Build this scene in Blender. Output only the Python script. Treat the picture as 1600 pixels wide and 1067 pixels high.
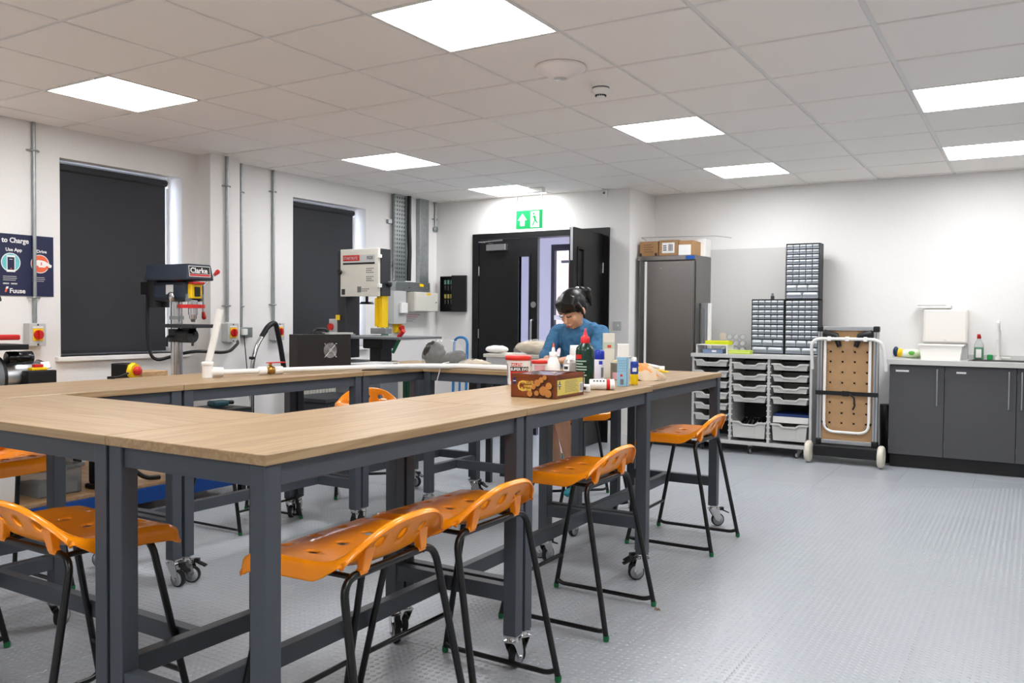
import bpy, bmesh, math, random
from mathutils import Matrix, Vector
random.seed(7)
for o in list(bpy.data.objects): bpy.data.objects.remove(o)
S = bpy.context.scene
COL = S.collection
PI = math.pi
R = math.radians
H = 2.4944            # ceiling height
XL, YD, YB = -2.06, 5.48, 6.10   # left wall, door wall, far wall

# ---------------------------------------------------------------- camera
YAW, PIT, ROL = .5508, -.0277, .0081
fw = Vector((-math.sin(YAW)*math.cos(PIT), math.cos(YAW)*math.cos(PIT), math.sin(PIT)))
rt = Vector((math.cos(YAW), math.sin(YAW), 0)); up = rt.cross(fw)
r2 = rt*math.cos(ROL)+up*math.sin(ROL); u2 = -rt*math.sin(ROL)+up*math.cos(ROL)
cam = bpy.data.cameras.new('camera'); camo = bpy.data.objects.new('camera', cam); COL.objects.link(camo)
camo.matrix_world = Matrix(((r2.x, u2.x, -fw.x, 3.6148), (r2.y, u2.y, -fw.y, -2.1429), (r2.z, u2.z, -fw.z, 1.2208), (0, 0, 0, 1)))
cam.sensor_width = 36; cam.lens = 1328.98/1600*36; cam.clip_start = .05; cam.clip_end = 200
S.camera = camo
# ---------------------------------------------------------------- world, exposure
W = bpy.data.worlds.new('sky'); S.world = W; W.use_nodes = True
bg = W.node_tree.nodes['Background']; bg.inputs[0].default_value = (.76, .83, 1, 1); bg.inputs[1].default_value = 7.5
S.view_settings.view_transform = 'Standard'; S.view_settings.look = 'None'
S.view_settings.exposure = 0.0; S.view_settings.gamma = 1; S.view_settings.use_curve_mapping = False
LIGHT = 23.0          # strength of the ceiling panels
# ---------------------------------------------------------------- materials
def lin(c):
    if isinstance(c, str): c = tuple(int(c[i:i+2], 16) for i in (0, 2, 4))
    return tuple((x/255/12.92 if x/255 <= .04045 else ((x/255+.055)/1.055)**2.4) for x in c)+(1,)
MATS = {}
def mat(name, c, rough=.5, metal=0, noise=0, scale=20, bump=0, emit=0, alpha=1, trans=0, spec=.5, coat=0, ior=1.45, stretch=None, c2=None):
    if name in MATS: return MATS[name]
    m = bpy.data.materials.new(name); m.use_nodes = True; nt = m.node_tree; b = nt.nodes['Principled BSDF']
    b.inputs['Base Color'].default_value = lin(c); b.inputs['Roughness'].default_value = rough
    b.inputs['Metallic'].default_value = metal; b.inputs['Specular IOR Level'].default_value = spec
    b.inputs['IOR'].default_value = ior; b.inputs['Coat Weight'].default_value = coat
    b.inputs['Transmission Weight'].default_value = trans; b.inputs['Alpha'].default_value = alpha
    if emit:
        b.inputs['Emission Color'].default_value = lin(c); b.inputs['Emission Strength'].default_value = emit
    tc = nt.nodes.new('ShaderNodeTexCoord'); mp = nt.nodes.new('ShaderNodeMapping')
    nt.links.new(tc.outputs['Object'], mp.inputs['Vector'])
    if stretch: mp.inputs['Scale'].default_value = stretch
    nz = nt.nodes.new('ShaderNodeTexNoise'); nz.inputs['Scale'].default_value = scale; nz.inputs['Detail'].default_value = 5
    nt.links.new(mp.outputs['Vector'], nz.inputs['Vector'])
    if noise or c2:
        mx = nt.nodes.new('ShaderNodeMix'); mx.data_type = 'RGBA'
        a = lin(c); k = lin(c2) if c2 else tuple(x*(1-noise) for x in a[:3])+(1,)
        mx.inputs[6].default_value = a; mx.inputs[7].default_value = k
        rp = nt.nodes.new('ShaderNodeMapRange'); rp.inputs[1].default_value = .35; rp.inputs[2].default_value = .7
        nt.links.new(nz.outputs['Fac'], rp.inputs[0]); nt.links.new(rp.outputs[0], mx.inputs[0])
        nt.links.new(mx.outputs[2], b.inputs['Base Color'])
    if bump:
        bp = nt.nodes.new('ShaderNodeBump'); bp.inputs['Strength'].default_value = bump; bp.inputs['Distance'].default_value = .002
        nt.links.new(nz.outputs['Fac'], bp.inputs['Height']); nt.links.new(bp.outputs[0], b.inputs['Normal'])
    MATS[name] = m; return m

def wood_mat(name, c, c2, c3):
    m = bpy.data.materials.new(name); m.use_nodes = True; nt = m.node_tree; b = nt.nodes['Principled BSDF']
    L = nt.links.new
    tc = nt.nodes.new('ShaderNodeTexCoord'); mp = nt.nodes.new('ShaderNodeMapping'); mp.inputs['Scale'].default_value = (.7, 9, 9)
    oi = nt.nodes.new('ShaderNodeObjectInfo'); ad = nt.nodes.new('ShaderNodeVectorMath'); ad.operation = 'ADD'
    mu = nt.nodes.new('ShaderNodeMath'); mu.operation = 'MULTIPLY'; mu.inputs[1].default_value = 13
    L(oi.outputs['Random'], mu.inputs[0]); L(tc.outputs['Object'], ad.inputs[0]); L(mu.outputs[0], ad.inputs[1]); L(ad.outputs[0], mp.inputs['Vector'])
    n1 = nt.nodes.new('ShaderNodeTexNoise'); n1.inputs['Scale'].default_value = 1.6; n1.inputs['Detail'].default_value = 3; n1.inputs['Distortion'].default_value = 1.2
    L(mp.outputs[0], n1.inputs['Vector'])
    wv = nt.nodes.new('ShaderNodeMath'); wv.operation = 'MULTIPLY'; wv.inputs[1].default_value = 26; L(n1.outputs['Fac'], wv.inputs[0])
    sn = nt.nodes.new('ShaderNodeMath'); sn.operation = 'SINE'; L(wv.outputs[0], sn.inputs[0])
    rp = nt.nodes.new('ShaderNodeMapRange'); rp.inputs[1].default_value = -.6; rp.inputs[2].default_value = 1.0; L(sn.outputs[0], rp.inputs[0])
    mp2 = nt.nodes.new('ShaderNodeMapping'); mp2.inputs['Scale'].default_value = (1.2, 60, 60); L(ad.outputs[0], mp2.inputs['Vector'])
    n2 = nt.nodes.new('ShaderNodeTexNoise'); n2.inputs['Scale'].default_value = 2; n2.inputs['Detail'].default_value = 6; L(mp2.outputs[0], n2.inputs['Vector'])
    m1 = nt.nodes.new('ShaderNodeMix'); m1.data_type = 'RGBA'; m1.inputs[6].default_value = lin(c); m1.inputs[7].default_value = lin(c2); L(rp.outputs[0], m1.inputs[0])
    m2 = nt.nodes.new('ShaderNodeMix'); m2.data_type = 'RGBA'; m2.inputs[7].default_value = lin(c3); L(m1.outputs[2], m2.inputs[6])
    r3 = nt.nodes.new('ShaderNodeMapRange'); r3.inputs[1].default_value = .45; r3.inputs[2].default_value = .8; r3.inputs[4].default_value = .55; L(n2.outputs['Fac'], r3.inputs[0]); L(r3.outputs[0], m2.inputs[0])
    L(m2.outputs[2], b.inputs['Base Color']); b.inputs['Roughness'].default_value = .42
    bp = nt.nodes.new('ShaderNodeBump'); bp.inputs['Strength'].default_value = .12; bp.inputs['Distance'].default_value = .001; L(n2.outputs['Fac'], bp.inputs['Height']); L(bp.outputs[0], b.inputs['Normal'])
    MATS[name] = m; return m

def floor_mat():
    m = bpy.data.materials.new('studded_rubber'); m.use_nodes = True; nt = m.node_tree; b = nt.nodes['Principled BSDF']; L = nt.links.new
    g = nt.nodes.new('ShaderNodeNewGeometry')
    nz = nt.nodes.new('ShaderNodeTexNoise'); nz.inputs['Scale'].default_value = 900; L(g.outputs['Position'], nz.inputs['Vector'])
    bp = nt.nodes.new('ShaderNodeBump'); bp.inputs['Strength'].default_value = .04; bp.inputs['Distance'].default_value = .0004; L(nz.outputs['Fac'], bp.inputs['Height']); L(bp.outputs[0], b.inputs['Normal'])
    oi = nt.nodes.new('ShaderNodeObjectInfo')
    mx = nt.nodes.new('ShaderNodeMix'); mx.data_type = 'RGBA'; mx.inputs[6].default_value = lin('a4a8ad'); mx.inputs[7].default_value = lin('a9adb2'); L(oi.outputs['Random'], mx.inputs[0])
    L(mx.outputs[2], b.inputs['Base Color']); b.inputs['Roughness'].default_value = .29
    b.inputs['Specular IOR Level'].default_value = .6
    MATS['floor'] = m; return m
floor_mat()
wood_mat('ash', 'a88d68', '9b7d59', '7f5e3b')
wood_mat('ply', 'c9a57c', 'bd9568', '9c7850')
M = mat
M('wall', 'e9e6e3', .75, noise=.03, scale=60, bump=.05)
M('tile', 'f6f1ec', .9, noise=.05, scale=260, bump=.25)
M('gridbar', 'e4e2e0', .45)
M('steel', '43484f', .42, noise=.08, scale=90, bump=.04)
M('black_tube', '0b0b0c', .3)
M('orange', 'ff940c', .24, coat=.2)
M('chrome', 'c8c8c8', .18, metal=1)
M('alu', 'b9bbbd', .35, metal=1, noise=.08, scale=40, stretch=(1, 1, 12))
M('galv', 'a3a8a8', .42, metal=.85, noise=.15, scale=30)
M('black', '0d0d0f', .45)
M('black_gloss', '0a0a0b', .2)
M('rubber', '17171a', .7)
M('grey_dk', '2b2d31', .5, noise=.08)
M('grey_md', '6d7073', .5)
M('grey_lt', 'bebebc', .5, noise=.03)
M('white', 'eceae6', .45)
M('pvc', 'f3efe9', .35)
M('cream', 'd8d4c8', .45, noise=.03)
M('red', 'c3211c', .4)
M('yellow', 'f2c60b', .4)
M('green', '0d6b3c', .45)
M('blue', '0c4fa6', .4)
M('door', '0e0e10', .38, noise=.2, scale=40, stretch=(8, 8, .6))
M('glass', 'f4f8fa', .02, trans=1, ior=1.2)
M('clear', 'eef2f2', .12, trans=.85, ior=1.25)
M('panel', 'fafcff', .5, emit=LIGHT)
M('blind', '36373b', .85, noise=.12, scale=700)
M('unit', '4b4b4e', .55, noise=.10, scale=8, stretch=(1, 1, 40))
M('worktop', 'c6c5c1', .4, noise=.12, scale=250)
M('stainless', '8a8784', .26, metal=1, noise=.12, scale=10, stretch=(1, 1, 30))
M('card', 'a9825a', .8, noise=.08)
M('skin', 'd2a080', .5)
M('hair', '120e0c', .38, noise=.4, scale=30, stretch=(6, 6, 1))
M('shirt', '3a6d93', .85, noise=.12, scale=60)
M('brass', 'b08a45', .3, metal=1)
M('board', 'c9c7c4', .6)

# ---------------------------------------------------------------- mesh builder
def rp(pts, r, n=5):
    """round the inner corners of a polyline"""
    P = [Vector(p) for p in pts]; out = [P[0]]
    for i in range(1, len(P)-1):
        a, b, c = P[i-1], P[i], P[i+1]; d1 = (a-b); d2 = (c-b); l = min(r, d1.length*.49, d2.length*.49)
        s = b+d1.normalized()*l; e = b+d2.normalized()*l
        for k in range(n+1):
            t = k/n; out.append((1-t)**2*s+2*t*(1-t)*b+t*t*e)
    out.append(P[-1]); return out
class MB:
    def __init__(s): s.v = []; s.f = []; s.m = []; s.sm = []; s.cur = 0; s.T = None
    def add(s, vs, fs, smooth=False):
        k = len(s.v)
        for p in vs:
            p = Vector(p); s.v.append(s.T @ p if s.T else p)
        for f in fs: s.f.append(tuple(i+k for i in f)); s.m.append(s.cur); s.sm.append(smooth)
        return s
    def mt(s, i): s.cur = i; return s
    def tf(s, T): s.T = T; return s
    def box(s, x0, x1, y0, y1, z0, z1):
        v = [(x, y, z) for x in (x0, x1) for y in (y0, y1) for z in (z0, z1)]
        return s.add(v, [(0, 1, 3, 2), (4, 6, 7, 5), (0, 4, 5, 1), (2, 3, 7, 6), (0, 2, 6, 4), (1, 5, 7, 3)])
    def cbox(s, c, d): return s.box(c[0]-d[0]/2, c[0]+d[0]/2, c[1]-d[1]/2, c[1]+d[1]/2, c[2]-d[2]/2, c[2]+d[2]/2)
    def tube(s, pts, r, n=8, closed=False, r1=None, smooth=True, cap=True):
        P = [Vector(p) for p in pts]; N = len(P); vs = []; fs = []; prev = None
        for i, p in enumerate(P):
            a = P[(i-1) % N] if (closed or i > 0) else p; b = P[(i+1) % N] if (closed or i < N-1) else p
            d = (b-a).normalized()
            if prev is None:
                q = d.cross(Vector((0, 0, 1)));
                if q.length < .1: q = d.cross(Vector((0, 1, 0)))
                q.normalize()
            else:
                q = prev-d*prev.dot(d); q.normalize()
            prev = q; w = d.cross(q); rr = r if r1 is None else r+(r1-r)*i/max(1, N-1)
            if isinstance(r, (list, tuple)): rr = r[i]
            for k in range(n):
                an = 2*PI*k/n; vs.append(p+q*math.cos(an)*rr+w*math.sin(an)*rr)
        rng = N if closed else N-1
        for i in range(rng):
            for k in range(n):
                a = i*n+k; b = i*n+(k+1) % n; c = ((i+1) % N)*n+(k+1) % n; d = ((i+1) % N)*n+k; fs.append((a, b, c, d))
        s.add(vs, fs, smooth)
        if cap and not closed:
            s.add(vs[:n], [tuple(range(n))[::-1]]); s.add(vs[-n:], [tuple(range(n))])
        return s
    def cyl(s, p0, p1, r, r1=None, n=14): return s.tube([p0, p1], r, n, r1=r1)
    def lathe(s, prof, n=20, c=(0, 0, 0), smooth=True, sx=1, sy=1):
        vs = []; fs = []
        for (r, z) in prof:
            for k in range(n): a = 2*PI*k/n; vs.append((c[0]+r*math.cos(a)*sx, c[1]+r*math.sin(a)*sy, c[2]+z))
        for i in range(len(prof)-1):
            for k in range(n): fs.append((i*n+k, i*n+(k+1) % n, (i+1)*n+(k+1) % n, (i+1)*n+k))
        s.add(vs, fs, smooth)
        if prof[0][0] > 1e-5: s.add(vs[:n], [tuple(range(n))[::-1]])
        if prof[-1][0] > 1e-5: s.add(vs[-n:], [tuple(range(n))])
        return s
    def ell(s, c, r, n=16, m=10):
        if not isinstance(r, (tuple, list)): r = (r, r, r)
        vs = []; fs = []
        for i in range(m+1):
            t = PI*i/m
            for k in range(n): a = 2*PI*k/n; vs.append((c[0]+r[0]*math.sin(t)*math.cos(a), c[1]+r[1]*math.sin(t)*math.sin(a), c[2]-r[2]*math.cos(t)))
        for i in range(m):
            for k in range(n): fs.append((i*n+k, i*n+(k+1) % n, (i+1)*n+(k+1) % n, (i+1)*n+k))
        return s.add(vs, fs, True)
    def prism(s, poly, z0, z1):
        n = len(poly); vs = [(x, y, z0) for x, y in poly]+[(x, y, z1) for x, y in poly]
        fs = [tuple(range(n))[::-1], tuple(range(n, 2*n))]+[(i, (i+1) % n, n+(i+1) % n, n+i) for i in range(n)]
        return s.add(vs, fs)
    def disc(s, c, r, n=24):   # in local XY plane
        return s.add([(c[0]+r*math.cos(2*PI*k/n), c[1]+r*math.sin(2*PI*k/n), c[2]) for k in range(n)], [tuple(range(n))])
    def rect(s, x0, x1, y0, y1, z): return s.add([(x0, y0, z), (x1, y0, z), (x1, y1, z), (x0, y1, z)], [(0, 1, 2, 3)])
    def mesh(s, name, mats, merge=False):
        me = bpy.data.meshes.new(name); me.from_pydata([tuple(v) for v in s.v], [], s.f)
        for m in (mats if isinstance(mats, (list, tuple)) else [mats]): me.materials.append(MATS[m] if isinstance(m, str) else m)
        me.polygons.foreach_set('material_index', s.m); me.polygons.foreach_set('use_smooth', s.sm); me.update()
        if merge:
            b = bmesh.new(); b.from_mesh(me); bmesh.ops.remove_doubles(b, verts=b.verts, dist=1e-4); b.to_mesh(me); b.free()
        return me
    def build(s, name, mats, parent=None, world=False, bev=0, merge=False):
        """parent=None: a top-level mesh, origin moved to its base; else part in the parent's frame (world=True: given in world coordinates)"""
        off = None
        if parent is None:
            lo = [min(v[i] for v in s.v) for i in range(3)]; hi = [max(v[i] for v in s.v) for i in range(3)]
            off = Vector(((lo[0]+hi[0])/2, (lo[1]+hi[1])/2, lo[2])); s.v = [v-off for v in s.v]
        elif world:
            I = WM(parent).inverted(); s.v = [I @ v for v in s.v]
        o = bpy.data.objects.new(name, s.mesh(name, mats, merge)); COL.objects.link(o)
        if off: o.location = off
        if parent: o.parent = parent
        if bev:
            md = o.modifiers.new('bevel', 'BEVEL'); md.width = bev; md.segments = 2; md.limit_method = 'ANGLE'; md.angle_limit = R(40)
        return o
def WM(o):
    m = o.matrix_basis.copy()
    return WM(o.parent) @ m if o.parent else m
def tag(o, label, cat, group=None):
    o['label'] = label; o['category'] = cat
    if group: o['group'] = group
    return o
def thing(name, label, cat, loc=(0, 0, 0), rotz=0, group=None):
    o = bpy.data.objects.new(name, None); COL.objects.link(o); o.location = loc; o.rotation_euler = (0, 0, rotz)
    o.empty_display_size = .1
    return tag(o, label, cat, group)
def struct(o): o['kind'] = 'structure'; return o
def part(name, me, parent, loc=(0, 0, 0), rot=(0, 0, 0), bev=0):
    o = bpy.data.objects.new(name, me); COL.objects.link(o); o.parent = parent; o.location = loc; o.rotation_euler = rot
    if bev:
        md = o.modifiers.new('bevel', 'BEVEL'); md.width = bev; md.segments = 2; md.limit_method = 'ANGLE'
    return o
def frame(o, r, u):
    r = Vector(r).normalized(); u = Vector(u).normalized(); n = r.cross(u)
    return Matrix(((r.x, u.x, n.x, o[0]), (r.y, u.y, n.y, o[1]), (r.z, u.z, n.z, o[2]), (0, 0, 0, 1)))
def text(name, st, size, m, parent, T, world=True, align='LEFT', bold=0, sx=1):
    c = bpy.data.curves.new(name, 'FONT'); c.body = st; c.size = size; c.align_x = align; c.extrude = .0006; c.offset = bold; c.resolution_u = 2
    o = bpy.data.objects.new(name, c); COL.objects.link(o)
    me = bpy.data.meshes.new_from_object(o.evaluated_get(bpy.context.evaluated_depsgraph_get())); bpy.data.objects.remove(o)
    me.materials.clear(); me.materials.append(MATS[m]); me.name = name
    X = T @ Matrix.Diagonal((sx, 1, 1, 1))
    if world: X = WM(parent).inverted() @ X
    me.transform(X)
    t = bpy.data.objects.new(name, me); COL.objects.link(t); t.parent = parent
    return t
def copy_tree(o, parent=None):
    c = o.copy(); COL.objects.link(c); c.parent = parent
    for ch in list(o.children): copy_tree(ch, c)
    return c
UP = (0, 0, 1)
# ================================================================ SETTING
X1, Y0 = 5.6, -4.6
# floor: base slab + 500 mm studded rubber tiles
fl = struct(MB().box(XL-.3, X1+.2, Y0-.2, YB+.2, -.14, -.004).build('floor', 'floor'))
tcache = {}
def floor_tile(x0, x1, y0, y1):
    k = (round(x1-x0, 3), round(y1-y0, 3)); g = .0007
    if k not in tcache:
        w, d = (x1-x0)/2-g, (y1-y0)/2-g; c = .001
        v = [(sx*w, sy*d, -.004) for sx, sy in ((-1, -1), (1, -1), (1, 1), (-1, 1))]+[(sx*w, sy*d, -c) for sx, sy in ((-1, -1), (1, -1), (1, 1), (-1, 1))]+[(sx*(w-c), sy*(d-c), 0) for sx, sy in ((-1, -1), (1, -1), (1, 1), (-1, 1))]
        f = [(8, 9, 10, 11)]+[(a+4*l, (a+1) % 4+4*l, (a+1) % 4+4*l+4, a+4*l+4) for l in (0, 1) for a in range(4)]
        tcache[k] = MB().add(v, f).mesh('floor_tile', 'floor')
    o = part('floor_tile', tcache[k], fl); o.location = Vector(((x0+x1)/2, (y0+y1)/2, 0))-fl.location
xs = [XL]+[.25+.5*k for k in range(-4, 10) if .25+.5*k > XL+.05]; ys = [.355+.5*k for k in range(-4, 12)]+[YB]
for i in range(len(xs)-1):
    for j in range(len(ys)-1):
        xa, xb, ya, yb = xs[i], xs[i+1], ys[j], ys[j+1]
        if yb-ya > .01: floor_tile(xa, xb, ya, yb)
# raised studs of the rubber tiles, as far as they can be told apart
import numpy as np
def studs():
    p = 1/36; gx, gy = np.meshgrid(np.arange(-2.04, 4.2, p)+p/2, np.arange(-1.6, 6.0, p)+p/2)
    P = np.stack([gx.ravel(), gy.ravel()], 1); d = P-np.array((3.6148, -2.1429))
    dep = -d[:, 0]*math.sin(YAW)+d[:, 1]*math.cos(YAW); lat = d[:, 0]*math.cos(YAW)+d[:, 1]*math.sin(YAW)
    ok = (dep > 2.2) & (dep < 6.2) & (np.abs(lat) < dep*.64+.15) & (P[:, 1] < 5.5)
    P = P[ok]; n = len(P); k = 8; a = np.arange(k)*2*np.pi/k+.4
    ring = np.concatenate([np.stack([np.cos(a)*r, np.sin(a)*r, np.full(k, z)], 1) for r, z in ((.0098, -.0002), (.0082, .0010))])
    V = (ring[None]+np.concatenate([P, np.zeros((n, 1))], 1)[:, None, :]).reshape(-1, 3)
    V -= np.array(fl.location)
    i = np.arange(k); q = np.stack([i, (i+1) % k, (i+1) % k+k, i+k], 1).ravel(); loc = np.concatenate([q, i+k])
    L = (loc[None]+(np.arange(n)*2*k)[:, None]).ravel()
    st = np.concatenate([np.arange(k)*4, [4*k]]); per = 5*k
    me = bpy.data.meshes.new('stud_field'); me.vertices.add(len(V)); me.vertices.foreach_set('co', V.ravel().astype(np.float32))
    me.loops.add(len(L)); me.loops.foreach_set('vertex_index', L.astype(np.int32))
    me.polygons.add(n*(k+1)); me.polygons.foreach_set('loop_start', (st[None]+(np.arange(n)*per)[:, None]).ravel().astype(np.int32))
    me.update(calc_edges=True); me.validate(); me.materials.append(MATS['floor'])
    o = part('stud_field', me, fl); o['kind'] = 'stuff'
studs()
# ceiling
ce = struct(MB().box(XL-.3, X1+.2, Y0-.2, YB+.2, H+.05, H+.15).build('ceiling', 'wall'))
LIGHTS = [(a, b) for a in (-6, -2, 1, 5, 8) for b in (-2, 2, 5) if not (a == -6 and b == -2)]
ccache = {}
bx = [XL]+[.6*k for k in range(-3, 10)]+[X1]; by = [Y0]+[.6*k for k in range(-7, 11)]+[YB]
for i in range(len(bx)-1):
    for j in range(len(by)-1):
        xa, xb, ya, yb = bx[i], bx[i+1], by[j], by[j+1]
        a, b = round(ya/.6), round(xa/.6)
        if abs(xb-xa-.6) < .01 and abs(yb-ya-.6) < .01 and (a, b) in LIGHTS: continue
        g = .0125; k = (round(xb-xa, 3), round(yb-ya, 3))
        if k[0] < .04 or k[1] < .04: continue
        if k not in ccache:
            w, d = (xb-xa)/2-g, (yb-ya)/2-g; c = .003
            q = ((-1, -1), (1, -1), (1, 1), (-1, 1))
            v = [(x*w, y*d, .02) for x, y in q]+[(x*w, y*d, -.005) for x, y in q]+[(x*(w-c), y*(d-c), -.008) for x, y in q]
            f = [(11, 10, 9, 8), (0, 1, 2, 3)]+[((e+1) % 4+4*l, e+4*l, e+4*l+4, (e+1) % 4+4*l+4) for l in (0, 1) for e in range(4)]
            ccache[k] = MB().add(v, f).mesh('ceiling_tile', 'tile')
        o = part('ceiling_tile', ccache[k], ce); o.location = Vector(((xa+xb)/2, (ya+yb)/2, H))-ce.location
for x in bx[1:-1]:
    MB().box(x-.012, x+.012, Y0, YB, H, H+.012).build('grid_bar', 'gridbar', ce, world=True)
for y in by[1:-1]:
    MB().box(XL, X1, y-.012, y+.012, H+.0004, H+.012).build('grid_bar', 'gridbar', ce, world=True)
for (x0, x1, y0, y1) in ((XL, XL+.02, Y0, YB), (XL, .26, YD-.02, YD), (.26, X1, YB-.02, YB), (X1-.02, X1, Y0, YB)):
    MB().box(x0, x1, y0, y1, H-.002, H+.012).build('edge_trim', 'gridbar', ce, world=True)
# lights
LL = {(1, 2): 'largest square panel light at the top centre of the picture', (1, -2): 'square panel light at far left, above the first window',
      (5, -2): 'square panel light in front of the second window, left of centre', (8, -2): 'thin-looking panel light just above the exit sign',
      (5, 2): 'square panel light right of the smoke detector', (8, 2): 'small panel light above the steel fridge and pinned board',
      (5, 5): 'larger of the two panel lights cut by the right picture edge', (8, 5): 'lower of the two panel lights cut by the right edge, above the sink'}
for a, b in LIGHTS:
    lb = LL.get((a, b)) or 'panel light out of view, %s, %s' % ({1: 'above the camera', -2: 'just behind the camera', -6: 'far behind the camera'}[a], {-2: 'window side', 2: 'middle line', 5: 'right wall side'}[b])
    t = thing('ceiling_light', lb, 'ceiling light', (.6*b+.3, .6*a+.3, H-.004), 0, 'square ceiling panel lights')
    fm = MB()
    for (x0, x1, y0, y1) in ((-.296, .296, -.296, -.284), (-.296, .296, .284, .296), (-.296, -.284, -.284, .284), (.284, .296, -.284, .284)): fm.box(x0, x1, y0, y1, -.004, .03)
    fm.build('light_frame', 'white', t); MB().box(-.284, .284, -.284, .284, 0, .02).build('diffuser', 'panel', t)
# left wall with two window openings
WIN = [(1.197, 2.172), (3.335, 4.306)]; WZ0, WZ1 = .93, 2.287
w = MB(); yy = Y0
for (a, b) in WIN:
    w.box(XL-.3, XL, yy, a, 0, H+.05); w.box(XL-.3, XL, a, b, 0, WZ0); w.box(XL-.3, XL, a, b, WZ1, H+.05); yy = b
w.box(XL-.3, XL, yy, YD+.15, 0, H+.05)
struct(w.build('wall_left', 'wall'))
struct(MB().box(XL, -1.9, 2.31, 2.60, 0, H+.05).build('wall_pier', 'wall'))
w = MB(); w.box(XL, -1.565, YD, YD+.15, 0, H+.05).box(.05, .26, YD, YD+.15, 0, H+.05).box(-1.565, .05, YD, YD+.15, 2.115, H+.05).box(.11, .26, YD+.15, YB+.15, 0, H+.05)
struct(w.build('wall_back', 'wall'))
struct(MB().box(.26, 1.41, YB, YB+.15, 0, H+.05).box(1.41, X1, YB-.015, YB+.15, 0, H+.05).build('wall_far', 'wall'))
struct(MB().box(X1, X1+.15, Y0, YB+.15, 0, H+.05).build('wall_right', 'wall'))
struct(MB().box(XL-.3, X1+.15, Y0-.15, Y0, 0, H+.05).build('wall_front', 'wall'))
M('skirt', 'e4e2df', .5)
struct(MB().box(XL, XL+.015, Y0, 2.31, 0, .1).box(XL, XL+.015, 2.6, YD, 0, .1).build('baseboard_left', 'skirt'))
struct(MB().box(XL+.015, -1.57, YD-.015, YD, 0, .1).box(.055, .26, YD-.015, YD, 0, .1).build('baseboard_back', 'skirt'))
# windows, sills, blinds
for i, (a, b) in enumerate(WIN):
    f = MB(); x0, x1 = XL-.215, XL-.165
    f.box(x0, x1, a, b, WZ0, WZ0+.04).box(x0, x1, a, b, WZ1-.04, WZ1).box(x0, x1, a, a+.03, WZ0+.04, WZ1-.04).box(x0, x1, b-.022, b, WZ0+.04, WZ1-.04)
    wd = struct(f.build('window_%d' % (i+1), 'white')); wd['label'] = 'white framed window behind the %s grey blind' % ('first' if i == 0 else 'second')
    MB().box(x0+.02, x0+.026, a+.03, b-.022, WZ0+.04, WZ1-.04).build('pane', 'glass', wd, world=True)
    MB().box(XL-.17, XL+.045, a-.04, b+.04, WZ0-.032, WZ0).build('window_sill', 'white', wd, world=True, bev=.004)
    t = thing('roller_blind', ['dark grey roller blind in the larger window at left, behind the pillar drill', 'dark grey roller blind in the window behind the bandsaw'][i], 'blind', (XL-.11, (a+b)/2, WZ0+.015), 0, 'grey roller blinds')
    MB().box(XL-.112, XL-.108, a+.012, b-.072, WZ0+.04, WZ1-.05).build('blind_fabric', 'blind', t, world=True)
    MB().cyl((XL-.11, a+.008, WZ1-.045), (XL-.11, b-.065, WZ1-.045), .026, n=18).build('roller_tube', 'blind', t, world=True)
    MB().box(XL-.117, XL-.103, a+.012, b-.072, WZ0+.015, WZ0+.042).build('bottom_bar', 'grey_dk', t, world=True)
    MB().cyl((XL-.11, b-.065, WZ1-.045), (XL-.11, b-.05, WZ1-.045), .02).box(XL-.125, XL-.095, b-.05, b-.044, WZ1-.08, WZ1).cyl((XL-.09, b-.055, WZ1-.05), (XL-.09, b-.055, 1.1), .002, n=6).build('bracket', 'white', t, world=True)
# corridor beyond the double door
M('corr', 'dcd8e2', .7); M('brick', 'a98f86', .85, noise=.25, scale=14); M('paving', '8d8f95', .8, noise=.2, scale=3)
struct(MB().box(-4.6, .11, YD+.15, 7.75, -.14, -.001).build('floor_corridor', 'floor'))
struct(MB().box(-4.6, .11, YD+.15, 7.75, 2.45, 2.55).build('ceiling_corridor', 'corr'))
struct(MB().box(-4.6, -1.78, 7.6, 7.75, 0, 2.45).box(-.45, .11, 7.6, 7.75, 0, 2.45).box(-1.78, -.45, 7.6, 7.75, 2.18, 2.45).build('wall_corridor', 'corr'))
struct(MB().box(XL-.45, XL-.3, YD+.15, 7.6, 0, 2.45).build('wall_corridor_end', 'corr'))
M('darkframe', '2a2430', .4)
gd = thing('glazed_door', 'dark framed glass outer door seen through the open doorway', 'door', (-1.1, 7.62, 0))
f = MB()
for (x0, x1, z0, z1) in ((-1.78, -1.73, 0, 2.18), (-1.52, -1.44, 0, 2.18), (-.5, -.45, 0, 2.18), (-1.73, -.5, 2.1, 2.18), (-1.73, -.5, 0, .12), (-1.0, -.93, 0, 2.18)): f.box(x0, x1, 7.6, 7.66, z0, z1)
f.build('door_frame', 'darkframe', gd, world=True)
MB().box(-1.73, -1.44, 7.6, 7.655, 1.2, 1.26).build('mid_rail', 'white', gd, world=True)
MB().cyl((-1.6, 7.56, 1.95), (-1.25, 7.56, 1.95), .018).box(-1.4, -1.3, 7.56, 7.6, 1.9, 2.0).build('door_closer', 'grey_md', gd, world=True)
MB().box(-1.73, -1.52, 7.628, 7.634, .12, 2.1).build('pane', 'glass', gd, world=True)
MB().box(-1.44, -1.0, 7.628, 7.634, .12, 2.1).build('pane', 'glass', gd, world=True)
MB().box(-.93, -.5, 7.628, 7.634, .12, 2.1).build('pane', 'glass', gd, world=True)
struct(MB().box(-14, 8, 7.75, 18, -.16, -.02).build('ground_outside', 'paving'))
bl = thing('far_building', 'pale brick building outside beyond the glass door', 'building', (-4, 14, 0))
MB().box(-12, 5, 14, 14.4, 0, 5.0).build('wall', 'brick', bl, world=True)
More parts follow.
